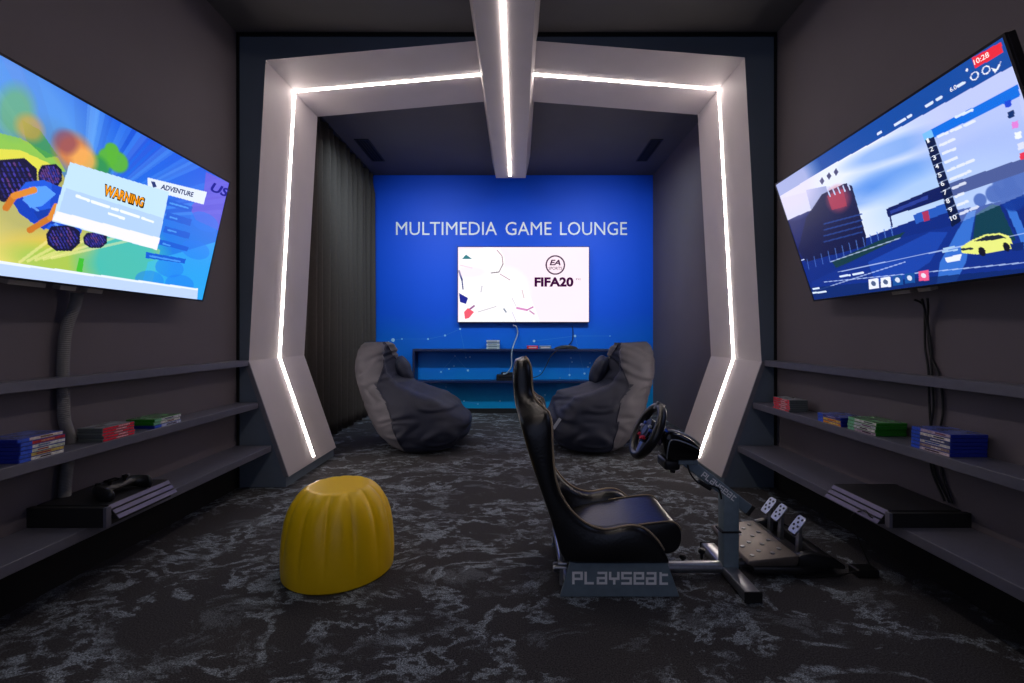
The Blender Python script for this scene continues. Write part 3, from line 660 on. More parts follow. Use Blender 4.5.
LB = [(343, 364, 390), (346, 361, 394), (352, 359.5, 396), (360, 359, 397), (375, 359.5, 402), (385, 360.5, 413), (393, 362, 433), (400, 364, 455), (410, 367, 466), (425, 373, 471.5), (438, 381, 470), (448, 392, 462), (452, 400, 454), (454.5, 406, 446)]
RB = [(343, 613, 647), (346, 611, 649), (352, 608, 651), (360, 607, 651.5), (375, 604, 651), (385, 594, 649), (393, 573, 647), (398, 552, 646), (410, 546.5, 643), (425, 545.5, 638), (438, 548, 631), (448, 555, 623), (452, 562, 616), (454.5, 570, 610)]
beanbag('slouching navy bean bag with grey back beside the charcoal curtain', LB, 4.14, -.25, 1)
rb = beanbag('slouching navy bean bag with grey back at the right, behind the racing seat', RB, 4.12, math.pi+.25, -1)
bm = B(); prism(bm, [(-.05, -.012), (.05, -.012), (.05, .012), (-.05, .012)], 'y', -.003, .003)
kq = 3.72/F; bm.transform(Matrix.Translation(((557-517)*kq-.0, 3.735, 1-(424-335)*kq)) @ Matrix.Rotation(-.95, 4, 'Y') @ Matrix.Rotation(.1, 4, 'Z'))
obj('sewn_tag', bm, mat('tag_grey', (150, 155, 165), .6), rb)

# ------------------------------------------------------------------ racing seat
YC, HW = 1.955, .232
seat = root('racing_seat', 'black leather bucket racing seat on a grey metal simulator frame', 'racing seat', (.36, YC, 0))
sec = [ # outer back point (x,z), bolster tip (x,z), half width, cushion thickness
 ((.008, .900), (.028, .908), .055, .012), ((-.006, .893), (.045, .895), .085, .03), ((-.013, .868), (.056, .868), .102, .045), ((-.015, .82), (.060, .822), .108, .05), ((-.013, .77), (.062, .775), .112, .05),
 ((-.008, .725), (.072, .745), .130, .05), ((.000, .695), (.095, .722), .170, .05), ((.010, .665), (.122, .700), .212, .05), ((.020, .63), (.133, .655), .228, .05), ((.034, .58), (.134, .60), HW, .05),
 ((.058, .50), (.138, .525), HW, .05), ((.085, .42), (.146, .455), HW, .048), ((.110, .35), (.165, .395), HW, .045), ((.133, .28), (.200, .338), HW, .05), ((.152, .215), (.240, .298), HW, .06),
 ((.170, .160), (.285, .270), HW, .06), ((.205, .136), (.335, .258), HW, .06), ((.28, .132), (.375, .262), HW, .055), ((.36, .131), (.42, .272), HW, .05), ((.43, .131), (.465, .270), HW, .05), ((.49, .131), (.502, .250), HW, .05), ((.54, .131), (.538, .214), HW, .04), ((.568, .132), (.562, .175), HW-.005, .03), ((.578, .136), (.574, .15), HW-.012, .01)]
def section(P, Qp, w, t):
    P, Qp = Vector(P), Vector(Qp); N = Qp-P; h = N.length; N.normalize(); bw = min(.075, w*.45); pts = []
    t = min(t, h*.85); r = min(.02, h*.3)
    prof = [(-w+r*1.6, 0), (-w+.35*r, .25*r), (-w, r), (-w, h*.5), (-w+.002, h-r*1.1), (-w+r*.45, h-.25*r), (-w+bw*.45, h), (-w+bw*.8, h-.3*r), (-w+bw, h-r*1.2), (-w+bw*1.05, (h+t)/2), (-w+bw*1.25, t+.004), (-w*.45, t*1.0), (-w*.2, t*.93)]
    full = prof+[(0, t*.92)]+[(-a, b) for a, b in prof[::-1]]
    out = []
    for y, n_ in full+[(w*.45, -.002), (0, -.003), (-w*.45, -.002)]:
        q = P+N*n_; out.append((q.x, YC+y, q.y))
    return out
def interp_secs(sec, k=4):
    out = []; A = np.array([[*a, *b, c, d] for a, b, c, d in sec])
    for i in range(len(A)-1):
        p0, p1, p2, p3 = A[max(i-1, 0)], A[i], A[i+1], A[min(i+2, len(A)-1)]
        for j in range(k):
            t = j/k; v = .5*((2*p1)+(p2-p0)*t+(2*p0-5*p1+4*p2-p3)*t*t+(3*p1-p0-3*p2+p3)*t**3); out.append(v)
    out.append(A[-1]); return out
SS = interp_secs(sec)
rings = [section((v[0], v[1]), (v[2], v[3]), v[4], v[5]) for v in SS]
bm = B(); loft(bm, rings)
o = obj('seat_shell', bm, M_leather, seat, smooth=True, angle=70)
for s in (-1, 1):                                                   # stitched piping along each bolster edge
    pts = []
    for v in SS[2:-3:2]:
        q = Vector((v[2], v[3])); w_ = v[4]-min(.075, v[4]*.45)*.30; pts.append((q.x+.001, YC+s*w_, q.y+.001))
    obj('piping', tube(B(), pts, .0042, n=6, k=1), M_piping, seat, smooth=True)
    pts = []
    for v in SS[2:44:2]:
        q = Vector((v[2], v[3])); w_ = v[4]-min(.075, v[4]*.45)*1.0; P = Vector((v[0], v[1])); q = q+(P-q).normalized()*.014; pts.append((q.x, YC+s*w_, q.y))
    obj('piping', tube(B(), pts, .0025, n=6, k=1), M_piping, seat, smooth=True)
# seat cushion with a rounded overhanging front
cs = [(.20, .19), (.30, .218), (.42, .240), (.53, .256), (.595, .262), (.628, .254), (.646, .232), (.650, .20), (.641, .165), (.616, .142), (.56, .134), (.40, .134), (.22, .15)]
sm = [tuple(p) for p in smooth_path([(a, 0, b) for a, b in cs+[cs[0]]], 4)][:-1]
rings = []
for k, (dy, sc) in enumerate(((-.158, .90), (-.156, .955), (-.148, .985), (-.13, 1), (0, 1.0), (.13, 1), (.148, .985), (.156, .955), (.158, .90))):
    c0 = Vector((.44, .195)); rings.append([(c0.x+(p[0]-c0.x)*(1-(1-sc)*.35), YC+dy, c0.y+(p[2]-c0.y)*sc-(.004 if abs(dy) < .01 else 0)) for p in sm])
bm = B(); loft(bm, rings); obj('seat_cushion', bm, M_leather, seat, smooth=True, angle=60)
for s in (-1, 1):
    obj('piping', tube(B(), [(p[0]*1.0+.0005, YC+s*.15, p[2]+.002) for p in sm[8:26]], .0028, n=6, k=1), M_piping, seat, smooth=True)
# two side plates and the lettering on the near one
for s in (-1, 1):
    y0 = YC+s*.212; pl = obj('side_plate', prism(B(), [(.163, .004), (.618, .004), (.562, .163), (.208, .163)], 'y', y0-.006, y0+.006, bev=.003), M_steel, seat)
    if s < 0: near = pl
    obj('plate_flange', bx(.22, .55, min(y0, y0-s*.05), max(y0, y0-s*.05), .118, .130, bev=.002), M_steel, pl)
def strokes(glyphs, org, w_, h_, U, V, gap, t):
    """Squared stroke lettering."""
    bm = B(); x = 0; O, U, V = Vector(org), Vector(U), Vector(V); W_ = U.cross(V)*.0012; dW = U.cross(V)*.00012
    for g in glyphs:
        for pl in g:
            for (a, b) in zip(pl[:-1], pl[1:]):
                p, q = Vector((x+a[0]*w_, a[1]*h_)), Vector((x+b[0]*w_, b[1]*h_)); d = (q-p).normalized()*t/2; n = Vector((-d.y, d.x)); p -= d; q += d; W_ = W_+dW
                bm.faces.new([bm.verts.new(O+U*c.x+V*c.y+W_) for c in (p-n, q-n, q+n, p+n)])
        x += w_+gap
    return bm
GL = {'P': [[(0, 0), (0, 1), (1, 1), (1, .42), (.25, .42)]], 'L': [[(0, 1), (0, 0), (.85, 0)]], 'a': [[(.1, 1), (1, 1), (1, 0), (0, 0), (0, .5), (1, .5)]], 'Y': [[(0, 1), (0, .45), (1, .45), (1, 1)], [(.5, .3), (.5, 0)]],
      'S': [[(1, 1), (0, 1), (0, .5), (1, .5), (1, 0), (0, 0)]], 'e': [[(1, 0), (0, 0), (0, 1), (1, 1), (1, .5), (.2, .5)]], 't': [[(.15, 1), (.15, 0), (.9, 0)], [(.35, .85), (.9, .85)]]}
word_ = [GL[c] for c in 'PLaYSeat']
bm = strokes(word_, (.214, YC-.2185, .058), .031, .039, (1, 0, 0), (0, 0, 1), .0155, .0095)
o = obj('plate_lettering', bm, mat('silver_lettering', (250, 252, 255), .6, noise_amt=0), near); o['label'] = 'pale squared lettering reading PLAYSEAT'
# frame: rails, cross bar, upright and boom
YF = 1.90
obj('main_rail', cyl(cyl(B(), (.15, YF, .036), (.90, YF, .036), .019, n=20, bev=.003), (.60, YF, .036), (.90, YF, .036), .0235, n=20), M_metal, seat, smooth=True, angle=40)
obj('cross_bar', bx(.845, .905, 1.69, 2.10, .010, .048, bev=.006), M_metal, seat, smooth=True, angle=40)
for y in (1.688, 2.098): obj('end_cap', bx(.842, .908, y, y+.006, .008, .050, bev=.002), M_black, seat)
obj('rear_bar', cyl(cyl(B(), (.175, YC-.17, .10), (.175, YC+.17, .10), .012, n=14), (.20, YC-.19, .036), (.20, YC+.19, .036), .017, n=16), M_metal, seat, smooth=True, angle=40)
for s in (-1, 1): obj('slider_bracket', bx(.166, .178, YC+s*.178-.008, YC+s*.178+.008, .03, .165, bev=.002), M_metal, seat)
bm = cyl(B(), (.158, YC-.19, .118), (.19, YC-.19, .118), .007, n=12); cyl(bm, (.154, YC-.19, .102), (.19, YC-.19, .102), .006, n=12); obj('rear_bolt', bm, M_metal, seat)
obj('upright', bx(.846, .912, YF-.028, YF+.028, .03, .345, bev=.008, seg=3), M_steel, seat, smooth=True, angle=40)
obj('upright_collar', bx(.838, .918, YF-.032, YF+.032, .188, .196, bev=.002), M_black, seat)
bdir = Vector((.292, 0, -.226)).normalized(); b0 = Vector((.695, YF, .482))
bm = bx(0, .335, -.024, .024, -.022, .022, bev=.007, seg=3); bmx = Matrix.Translation(b0) @ Matrix(((bdir.x, 0, -bdir.z*1.0, 0), (0, 1, 0, 0), (bdir.z, 0, bdir.x, 0), (0, 0, 0, 1))); bm.transform(bmx)
boom = obj('boom', bm, M_steel, seat, smooth=True, angle=40)
bm = bx(.325, .343, -.026, .026, -.024, .024, bev=.004); bm.transform(bmx); obj('boom_cap', bm, M_black, boom)
Up = Vector((-bdir.z, 0, bdir.x)); bm = strokes(word_, b0+bdir*.085+Vector((0, -.025, 0))-Up*.010, .0145, .020, bdir, Up, .007, .0046); obj('boom_lettering', bm, MATS['silver_lettering'], boom)
for x, y in ((.70, 1.93), (.80, 1.98)): obj('adjuster_knob', cyl(cyl(B(), (x, y, .03), (x, y, .06), .006, n=10), (x, y, .055), (x, y, .075), .015, n=14, bev=.004), M_plastic, seat, smooth=True, angle=40)

# ------------------------------------------------------------------ steering wheel unit
whl = root('steering_wheel', 'black racing steering wheel unit clamped on top of the simulator boom', 'steering wheel', (.70, YF, .47))
YW = 1.91; a = math.radians(27); nrm = Vector((-math.cos(a), 0, math.sin(a))); up_ = Vector((math.sin(a), 0, math.cos(a))); sd = Vector((0, 1, 0)); wc = Vector((.545, YW, .600))
wm = Matrix(((sd.x, up_.x, nrm.x, wc.x), (sd.y, up_.y, nrm.y, wc.y), (sd.z, up_.z, nrm.z, wc.z), (0, 0, 0, 1)))
bm = B(); R, rr = .111, .0165; V = []
for i in range(64):
    t = 2*math.pi*i/64; bulge = 1+.12*max(0, math.cos(2*t))
    V.append([bm.verts.new(((R+rr*bulge*math.cos(p))*math.cos(t), (R+rr*bulge*math.cos(p))*math.sin(t), rr*1.1*bulge*math.sin(p))) for p in [2*math.pi*j/14 for j in range(14)]])
for i in range(64):
    for j in range(14): bm.faces.new([V[i][j], V[(i+1) % 64][j], V[(i+1) % 64][(j+1) % 14], V[i][(j+1) % 14]])
bm.transform(wm); rim = obj('rim', bm, M_leather, whl, smooth=True)
bm = bx(-.012, .012, R-.018, R+.0185, -.019, .019, bev=.004); bm.transform(wm); obj('centre_mark', bm, mat('grey_mark', (90, 92, 98), .5), rim)
for t in (0, math.pi, -math.pi/2):
    bm = prism(B(), [(.03, -.020), (.105, -.014), (.105, .014), (.03, .020)], 'z', -.008, .002, bev=.002); bm.transform(wm @ Matrix.Rotation(t, 4, 'Z')); obj('spoke', bm, M_metal if t else M_metal, whl)
bm = cyl(B(), (0, 0, -.02), (0, 0, .010), .052, n=32, bev=.004); bm.transform(wm); hub = obj('hub', bm, M_plastic, whl, smooth=True, angle=40)
bm = cyl(B(), (0, 0, .010), (0, 0, .014), .022, n=24); bm.transform(wm); o = obj('hub_badge', bm, mat('hub_badge_blue', (70, 84, 130), .4), hub)
cols = [(214, 40, 60), (60, 90, 190), (190, 196, 210), (214, 40, 60), (60, 90, 190), (190, 196, 210), (214, 40, 60), (214, 40, 60)]
for k, (x, y) in enumerate(((-.032, -.030), (.034, .026), (-.038, .022), (.0, -.038), (-.06, .008), (.06, .008), (.036, -.028), (-.012, -.034))):
    bm = cyl(B(), (x, y, .002), (x, y, .017), .0072, n=12, bev=.001); bm.transform(wm); obj('button', bm, mat('button_%d' % (k % 3 if k != 7 else 0), cols[k if k < 3 else (k % 3 if k != 7 else 0)], .4), hub)
for s in (-1, 1):
    bm = prism(B(), [(.035, -.02), (.085, .0), (.088, .05), (.04, .03)], 'z', -.03, -.026, bev=.001)
    m_ = wm @ (Matrix.Scale(-1, 4, (1, 0, 0)) if s < 0 else Matrix.Identity(4)); bm.transform(m_); obj('shift_paddle', bm, M_metal, whl)
bm = cyl(B(), (0, 0, -.085), (0, 0, -.015), .034, .028, n=24); bm.transform(wm); obj('column', bm, mat('violet_grey_metal', (110, 104, 130), .35, metal=.6), whl, smooth=True, angle=40)
body = [(.590, .598), (.615, .612), (.65, .604), (.70, .580), (.736, .550), (.746, .528), (.732, .492), (.62, .490), (.598, .512), (.592, .57)]
bm = prism(B(), body, 'y', YW-.075, YW+.105, bev=.018, seg=4); obj('motor_housing', bm, M_gloss, whl, smooth=True, angle=35)
bm = tube(B(), [(.612, YW-.060, .615), (.65, YW-.062, .608), (.70, YW-.062, .586), (.738, YW-.060, .555)], .005, n=8, k=4); obj('housing_trim', bm, M_metal, whl, smooth=True)  # bright tube put in for the highlight along the housing's top edge
bm = tube(B(), [(.60, YW-.078, .50), (.606, YW-.079, .55), (.622, YW-.078, .58), (.68, YW-.079, .566), (.734, YW-.078, .54)], .0028, n=8, k=4); obj('housing_groove', bm, M_metal, whl, smooth=True)
bm = bx(.600, .665, YW-.055, YW+.055, .448, .492, bev=.012, seg=3); cyl(bm, (.64, YW-.03, .435), (.64, YW-.03, .462), .012, n=14); obj('clamp', bm, M_plastic, whl, smooth=True, angle=40)
bm = bx(.655, .735, YF-.05, YF+.05, .474, .492, bev=.004); obj('mounting_plate', bm, M_steel, whl)
obj('cable', tube(B(), [(.70, YF-.02, .478), (.705, YF-.035, .44), (.73, YF-.035, .405), (.755, YF-.033, .39), (.79, YF-.032, .385), (.825, YF-.031, .37), (.835, YF-.034, .33)], .0035, n=6), M_black, whl, smooth=True)
bm = cyl(B(), (.742, YF-.034, .402), (.79, YF-.034, .372), .009, n=10); obj('cable_joint', bm, M_black, whl)

# ------------------------------------------------------------------ pedals
ped = root('pedal_set', 'three perforated metal racing pedals on a black base with studded foot plate', 'pedals', (1.15, 2.05, .05))
pb = prism(B(), [(.945, .058), (.955, .072), (1.150, .094), (1.165, .088), (1.15, .052), (.97, .050)], 'y', 1.875, 2.235, bev=.004)
plate = obj('foot_plate', pb, mat('dark_bronze_plate', (112, 104, 98), .38, metal=.5), ped, smooth=True, angle=40)
for i in range(4):
    for j in range(4):
        x, y = .985+i*.043, 1.915+j*.082+(.03 if i % 2 else 0)
        if y > 2.21: continue
        z = .0725+(x-.955)*.113; obj('grip_stud', cyl(B(), (x, y, z-.002), (x, y, z+.003), .009, n=12), M_metal, plate)
bm = prism(B(), [(.965, 1.862), (1.16, 1.852), (1.34, 1.900), (1.352, 2.05), (1.34, 2.21), (1.16, 2.256), (.965, 2.25)], 'z', .028, .052, bev=.006)
prism(bm, [(1.155, .05), (1.155, .096), (1.20, .108), (1.30, .086), (1.345, .056), (1.345, .04)], 'y', 1.868, 1.90, bev=.006)
prism(bm, [(1.155, .05), (1.155, .096), (1.20, .108), (1.30, .086), (1.345, .056), (1.345, .04)], 'y', 2.21, 2.242, bev=.006)
prism(bm, [(1.25, .045), (1.26, .085), (1.30, .080), (1.345, .052)], 'y', 1.89, 2.22, bev=.004); prism(bm, [(1.158, .05), (1.158, .092), (1.172, .092), (1.176, .05)], 'y', 1.89, 2.22)
obj('base', bm, M_plastic, ped, smooth=True, angle=40)
bm = B()
for y in (1.93, 2.16): prism(bm, [(1.03, .05), (1.10, .05), (1.085, .012), (1.065, .004), (1.045, .012)], 'y', y-.004, y+.004)
box(bm, .92, 1.10, 1.97, 1.985, .028, .044); obj('support_bracket', bm, M_metal, ped)
obj('support_rail', cyl(B(), (.90, YF+.05, .028), (1.33, YF+.05, .028), .014, n=14), M_metal, ped, smooth=True, angle=40)
for yy in (1.955, 2.09, 2.175):
    ang = math.radians(-28); pm = Matrix.Translation((1.198, yy, .187)) @ Matrix.Rotation(math.radians(38), 4, 'Y') @ Matrix.Scale(1.1, 4)
    bm = B(); prism(bm, [(-.022, -.036), (.022, -.036), (.025, -.02), (.025, .03), (.018, .040), (-.018, .040), (-.025, .03), (-.025, -.02)], 'x', -.003, .003, bev=.0015); bm.transform(pm); f = obj('pedal', bm, M_metal, ped)
    bm = B()
    for (py_, pz) in ((-.011, .026), (.011, .026), (0, .011), (-.012, -.004), (.012, -.004), (0, -.019)): cyl(bm, (-.0042, py_, pz), (-.002, py_, pz), .0052, n=12)
    bm.transform(pm); obj('holes', bm, M_black, f)
    bm = B(); prism(bm, [(1.202, .19), (1.214, .20), (1.215, .07), (1.195, .07)], 'y', yy-.011, yy+.011, bev=.002); obj('pedal_arm', bm, M_metal, f)
tag(obj('power_adapter', bx(1.40, 1.49, 1.875, 1.935, .001, .034, bev=.006, seg=3), M_plastic), 'small black adapter box on the carpet to the right of the pedals', 'adapter')
tag(obj('cable', tube(B(), [(1.41, 1.90, .02), (1.34, 1.89, .008), (1.22, 1.88, .006), (1.12, 1.90, .008), (1.05, 1.93, .02)], .0035, n=6), M_black), 'thin black cable on the floor between the adapter box and pedals', 'cable')

# ------------------------------------------------------------------ game consoles in their trays
def console(side, nm):
    s = side; xw = XL if s < 0 else XR; xf = -1.535 if s < 0 else 1.392; y0, y1 = 1.735, 2.035; z0 = Z3; zb = z0+(.024 if s < 0 else .004)
    def X(d): return xf+s*d                                        # d = distance from the tray front towards the wall
    D = abs(xw-xf)
    tr = root('console_tray', 'open black tray holding the game console on the %s lowest shelf' % nm, 'tray', ((xw+xf)/2, 1.87, z0))
    def bb(d0, d1, *r, **k): a, b = sorted((X(d0), X(d1))); return bx(a, b, *r, **k)
    zt = zb+.050
    obj('side_panel', bb(.012, D, y0-.026, y0-.006, z0, zt, bev=.001), M_black, tr)
    obj('side_edge', bb(0, .012, y0-.027, y0-.005, z0, zt+.001, bev=.001), M_shelf, tr)
    obj('side_panel', bb(.03, D, y1+.004, y1+.016, z0, zt, bev=.001), M_black, tr)
    obj('base_board', bb(.01, D, y0-.006, y1+.004, z0+.0005, zb-.001, bev=.0005), M_black, tr)
    r = root('game_console', 'flat black three-layer game console on the %s lowest shelf' % nm, 'game console', ((xw+xf)/2, 1.87, zb))
    def fx(z): return -.024+.044*(z-zb)/.054                       # the front leans in towards the top
    for k in range(3):
        za, zc = zb+k*.0185, zb+k*.0185+.0150
        obj('layer', prism(B(), [(X(fx(za)), za), (X(fx(zc)), zc), (X(D-.012), zc), (X(D-.012), za)], 'y', y0, y1, bev=.0015), M_conA, r)
        o = .0012; obj('front_strip', prism(B(), [(X(fx(za+.001)-o), za+.001), (X(fx(zc-.001)-o), zc-.001), (X(fx(zc-.001)+o), zc-.001), (X(fx(za+.001)+o), za+.001)], 'y', y0+.002, y1-.002), M_conB, r)
    obj('core', bb(.03, D-.02, y0+.006, y1-.006, zb+.002, zb+.050), M_black, r)
    return r
M_conA = mat('console_black', (24, 24, 28), .5); M_conB = mat('console_front_grey', (104, 98, 130), .45)
console(-1, 'left'); console(1, 'right')
# gamepad
gp = root('gamepad', 'black wireless gamepad resting on top of the left game console', 'gamepad', (-1.62, 1.87, .355))
gm = Matrix.Translation((-1.645, 1.865, .388)) @ Matrix.Rotation(math.radians(84), 4, 'Z') @ Matrix.Rotation(math.radians(7), 4, 'X') @ Matrix.Scale(1.12, 4)
bm = B()
rings = []
for i in range(25):                                                  # body swept from grip to grip
    u = -1+2*i/24; x = .080*math.sin(u*math.pi/2*.98); au = abs(u)
    yv = -.074*max(0, (au-.45)/.55)**1.3; ry_ = .026+.004*math.cos(u*3); rz = .012+.015*au
    if au > .93: ry_ *= .8
    if au > .99: ry_ *= .45; rz *= .5
    ang = -math.copysign(1, u)*max(0, (au-.5)/.5)*1.0; ring = []
    for j in range(16):
        t_ = 2*math.pi*j/16; ring.append((x+math.sin(ang)*-ry_*math.cos(t_)*.55, yv+ry_*math.cos(t_)*(1.15 if au < .6 else 1), rz*math.sin(t_)-.004*au))
    rings.append(ring)
loft(bm, rings); bm.transform(gm); obj('body', bm, M_plastic, gp, smooth=True)
for x in (-.028, .028):
    bm = cyl(cyl(B(), (x, -.012, .010), (x, -.012, .026), .006, n=12), (x, -.012, .024), (x, -.012, .030), .0105, n=16, bev=.002); bm.transform(gm); obj('thumbstick', bm, M_gloss, gp, smooth=True, angle=40)
for x, y in ((.052, .018), (.052, -.002), (.062, .008), (.042, .008)):
    bm = cyl(B(), (x, y, .010), (x, y, .0205), .0042, n=10); bm.transform(gm); obj('button', bm, mat('pad_button_grey', (120, 120, 128), .4), gp)
bm = bx(-.061, -.043, .004, .012, .012, .0205, bev=.002); box(bm, -.056, -.048, -.001, .017, .012, .0205, bev=.002); bm.transform(gm); obj('direction_pad', bm, M_gloss, gp)
bm = bx(-.022, .022, .002, .022, .012, .0195, bev=.002); bm.transform(gm); obj('touch_pad', bm, M_gloss, gp)

# ------------------------------------------------------------------ game cases
ORD = ['lowest', 'second from the bottom', 'third from the bottom', 'fourth from the bottom', 'fifth from the bottom', 'topmost']
def case_proto(nm, body, w_, l_, h_):
    return body
def stack(side, xf, y0, zt, wd, ln, th, cases, where, group):
    """cases: (plastic, band, art, art2, words) from the bottom up; spines face the room."""
    s = side
    for k, (pl, band, art, art2, words) in enumerate(cases):
        j = (random.random()-.5)*.006; jy = (random.random()-.5)*.008
        a, b = sorted((xf+s*j, xf+s*(j+wd))); ya, yb = y0+jy, y0+jy+ln; z0 = zt+k*th
        order = ORD[k] if k < len(cases)-1 else 'topmost'
        r = root('game_case', '%s game case, %s in the stack %s' % (words[0], order, where), 'game case', ((a+b)/2, (ya+yb)/2, z0), group)
        mp = mat('case_'+'_'.join(map(str, pl)), pl, .3, noise_amt=0)
        obj('case', bx(a, b, ya, yb, z0+.0003, z0+th-.0005, bev=.0016, seg=2), mp, r)
        xs = xf+s*j; e0, e1 = sorted((xs-s*.0006, xs+s*.002)); n_ = .17*ln if band else 0
        far = y0+jy+ln
        bl = .25*ln
        if s < 0: yb0, yb1, ya0, ya1 = ya+.003, ya+bl*1.0, ya+bl, far-.003
        else: yb0, yb1, ya0, ya1 = far-bl, far-.003, ya+.003, far-bl
        obj('spine_insert', bx(e0, e1, ya0, ya1, z0+.0016, z0+th-.002), mat('art_'+'_'.join(map(str, art)), art, .35, noise_amt=.35, noise_scale=90), r)
        e0, e1 = sorted((xs-s*.0009, xs+s*.002))
        obj('spine_band', bx(e0, e1, yb0, yb1, z0+.0016, z0+th-.002), mat('art_'+'_'.join(map(str, band)), band, .35, noise_amt=.2, noise_scale=90), r)
        e0, e1 = sorted((xs-s*.0012, xs+s*.002)); L = ya1-ya0; f0 = .15+random.random()*.2; f1 = f0+.3+random.random()*.25
        obj('spine_title', bx(e0, e1, ya0+L*f0, ya0+L*f1, z0+th*.32, z0+th*.68), mat('art_'+'_'.join(map(str, art2)), art2, .4, noise_amt=.5, noise_scale=160), r)
        obj('cover_sheet', bx(a+.004, b-.004, ya+.004, yb-.004, z0+th-.0006, z0+th-.0002), mat('cover_'+'_'.join(map(str, pl[:2])), tuple(int((v+w2)/2) for v, w2 in zip(pl, (150, 150, 165))), .25, noise_amt=.5, noise_scale=20), r)
BL, GR, GY = (16, 40, 150), (30, 120, 24), (96, 104, 104); RD = (226, 34, 62); WH = (214, 214, 210); DK = (60, 40, 60); OR = (240, 150, 40); BB = (50, 90, 210); GB = (120, 190, 150)
stack(-1, -1.70, 1.56, Z2, .134, .158, .0138, [(BL, BB, WH, DK, ('blue', 'a white spine')), (BL, BB, (200, 176, 90), (150, 40, 70), ('blue', 'a yellowish spine')), (BL, BB, (196, 206, 190), (150, 60, 60), ('blue', 'a pale green spine')), (BL, BB, WH, (90, 120, 160), ('blue', 'a white spine')), (BL, BB, (180, 44, 50), (210, 150, 120), ('blue', 'a red spine')), (BL, BB, (214, 200, 190), (120, 90, 60), ('blue', 'a cream spine'))], 'beside the hose', 'stacked game cases')
stack(-1, -1.70, 1.875, Z2, .104, .158, .0115, [(GY, RD, RD, (250, 190, 195), ('clear grey', 'a bright red spine'))]*5, 'of red spines, left shelf', 'stacked game cases')
stack(-1, -1.70, 2.14, Z2, .134, .17, .0145, [(BL, BB, (190, 196, 220), DK, ('blue', 'a pale blue spine')), (GR, GB, WH, (120, 50, 60), ('green', 'a white and maroon spine')), (GR, GB, (206, 204, 214), (60, 70, 90), ('green', 'a light grey spine'))], 'of green cases, left shelf', 'stacked game cases')
stack(1, 1.552, 2.60, Z2, .104, .166, .0115, [(GY, RD, RD, (250, 190, 195), ('clear grey', 'a bright red spine'))]*6, 'of red spines, right shelf', 'stacked game cases')
stack(1, 1.550, 2.185, Z2, .134, .17, .0145, [(BL, BB, (236, 150, 50), (250, 220, 120), ('blue', 'an orange spine')), (BL, BB, (246, 190, 80), (200, 90, 40), ('blue', 'a yellow-orange spine')), (BL, BB, (50, 50, 110), (160, 150, 200), ('blue', 'a dark violet spine'))], 'with orange spines, right shelf', 'stacked game cases')
stack(1, 1.552, 1.975, Z2, .134, .17, .0148, [(GR, GB, (170, 150, 170), DK, ('green', 'a mauve spine')), (GR, GB, WH, DK, ('green', 'a white spine')), (GR, GB, (196, 200, 206), (110, 60, 100), ('green', 'a pale grey spine')), (GR, GB, WH, (70, 90, 80), ('green', 'a white spine'))], 'of green cases, right shelf', 'stacked game cases')
stack(1, 1.556, 1.640, Z2, .134, .165, .0138, [(BL, BB, (206, 190, 196), DK, ('blue', 'a pale pink spine')), (BL, BB, (150, 130, 120), (230, 220, 210), ('blue', 'a brown spine')), (BL, BB, WH, (60, 90, 170), ('blue', 'a white spine')), (BL, BB, (70, 76, 110), (220, 220, 230), ('blue', 'a slate spine')), (BL, BB, (220, 214, 206), (60, 60, 70), ('blue', 'a cream spine')), (BL, BB, (190, 170, 186), (120, 60, 90), ('blue', 'a lilac spine'))], 'beside the hanging cables', 'stacked game cases')

# ------------------------------------------------------------------ things on the back shelf
kb = 5.72/F
for k in range(5):
    x0, x1 = (486.5-517)*kb+(k % 2)*.004, (499.5-517)*kb; z0 = .825+k*.0225; c = [(200, 214, 220), (170, 190, 200), (214, 222, 226), (120, 140, 160), (206, 214, 220)][k]
    r = root('game_case', 'pale game case on the back wall shelf, %s in its small stack' % (ORD[k] if k < 4 else 'topmost'), 'game case', ((x0+x1)/2, 5.74, z0), 'pale game cases on the back shelf')
    obj('case', bx(x0, x1, 5.69, 5.80, z0+.0003, z0+.0195, bev=.002), mat('pale_case_%d' % k, c, .4), r); obj('spine_title', bx(x0+.02, x1-.03, 5.6888, 5.70, z0+.007, z0+.013), mat('ink_grey', (70, 86, 110), .5), r)
for (p0, p1, c, lb) in ((527, 538, (206, 40, 66), 'flat red game case lying on the back wall shelf'), (539.5, 551, (110, 130, 150), 'flat grey game case beside the red one on the back shelf')):
    x0, x1 = (p0-517)*kb, (p1-517)*kb; r = root('game_case', lb, 'game case', ((x0+x1)/2, 5.74, .825), 'loose game cases on the back shelf')
    obj('case', bx(x0, x1, 5.69, 5.80, .8253, .866, bev=.003), mat('flat_case_%d' % c[0], c, .4), r); obj('spine_title', bx(x0+.02, x1-.02, 5.6888, 5.70, .838, .852), mat('ink_pale', (206, 190, 200), .5), r)
r = root('router', 'low black router with a curved top on the back wall shelf', 'router', ((566-517)*kb, 5.75, .825))
x0, x1 = (554-517)*kb, (578-517)*kb; obj('body', prism(B(), [(x0, .8255), (x1, .8255), (x1-.02, .85), (x1-.09, .872), (x0+.10, .868), (x0+.02, .842)], 'y', 5.69, 5.82, bev=.006), M_plastic, r, smooth=True, angle=40)
obj('indicator', bx(x0+.12, x0+.16, 5.687, 5.70, .838, .844), M_gloss, r)
r = root('game_console', 'black game console lying on the lower board of the back wall shelf', 'game console', ((508-517)*kb, 5.75, .43))
x0, x1 = (496.5-517)*kb, (519-517)*kb; obj('body', bx(x0, x1, 5.69, 5.83, .4305, .505, bev=.006), M_plastic, r); obj('front_slot', bx(x0+.03, x1-.05, 5.687, 5.70, .47, .476), M_gloss, r)
obj('top_unit', bx(x0+.06, x1+.0, 5.72, 5.82, .505, .53, bev=.006), M_plastic, r)
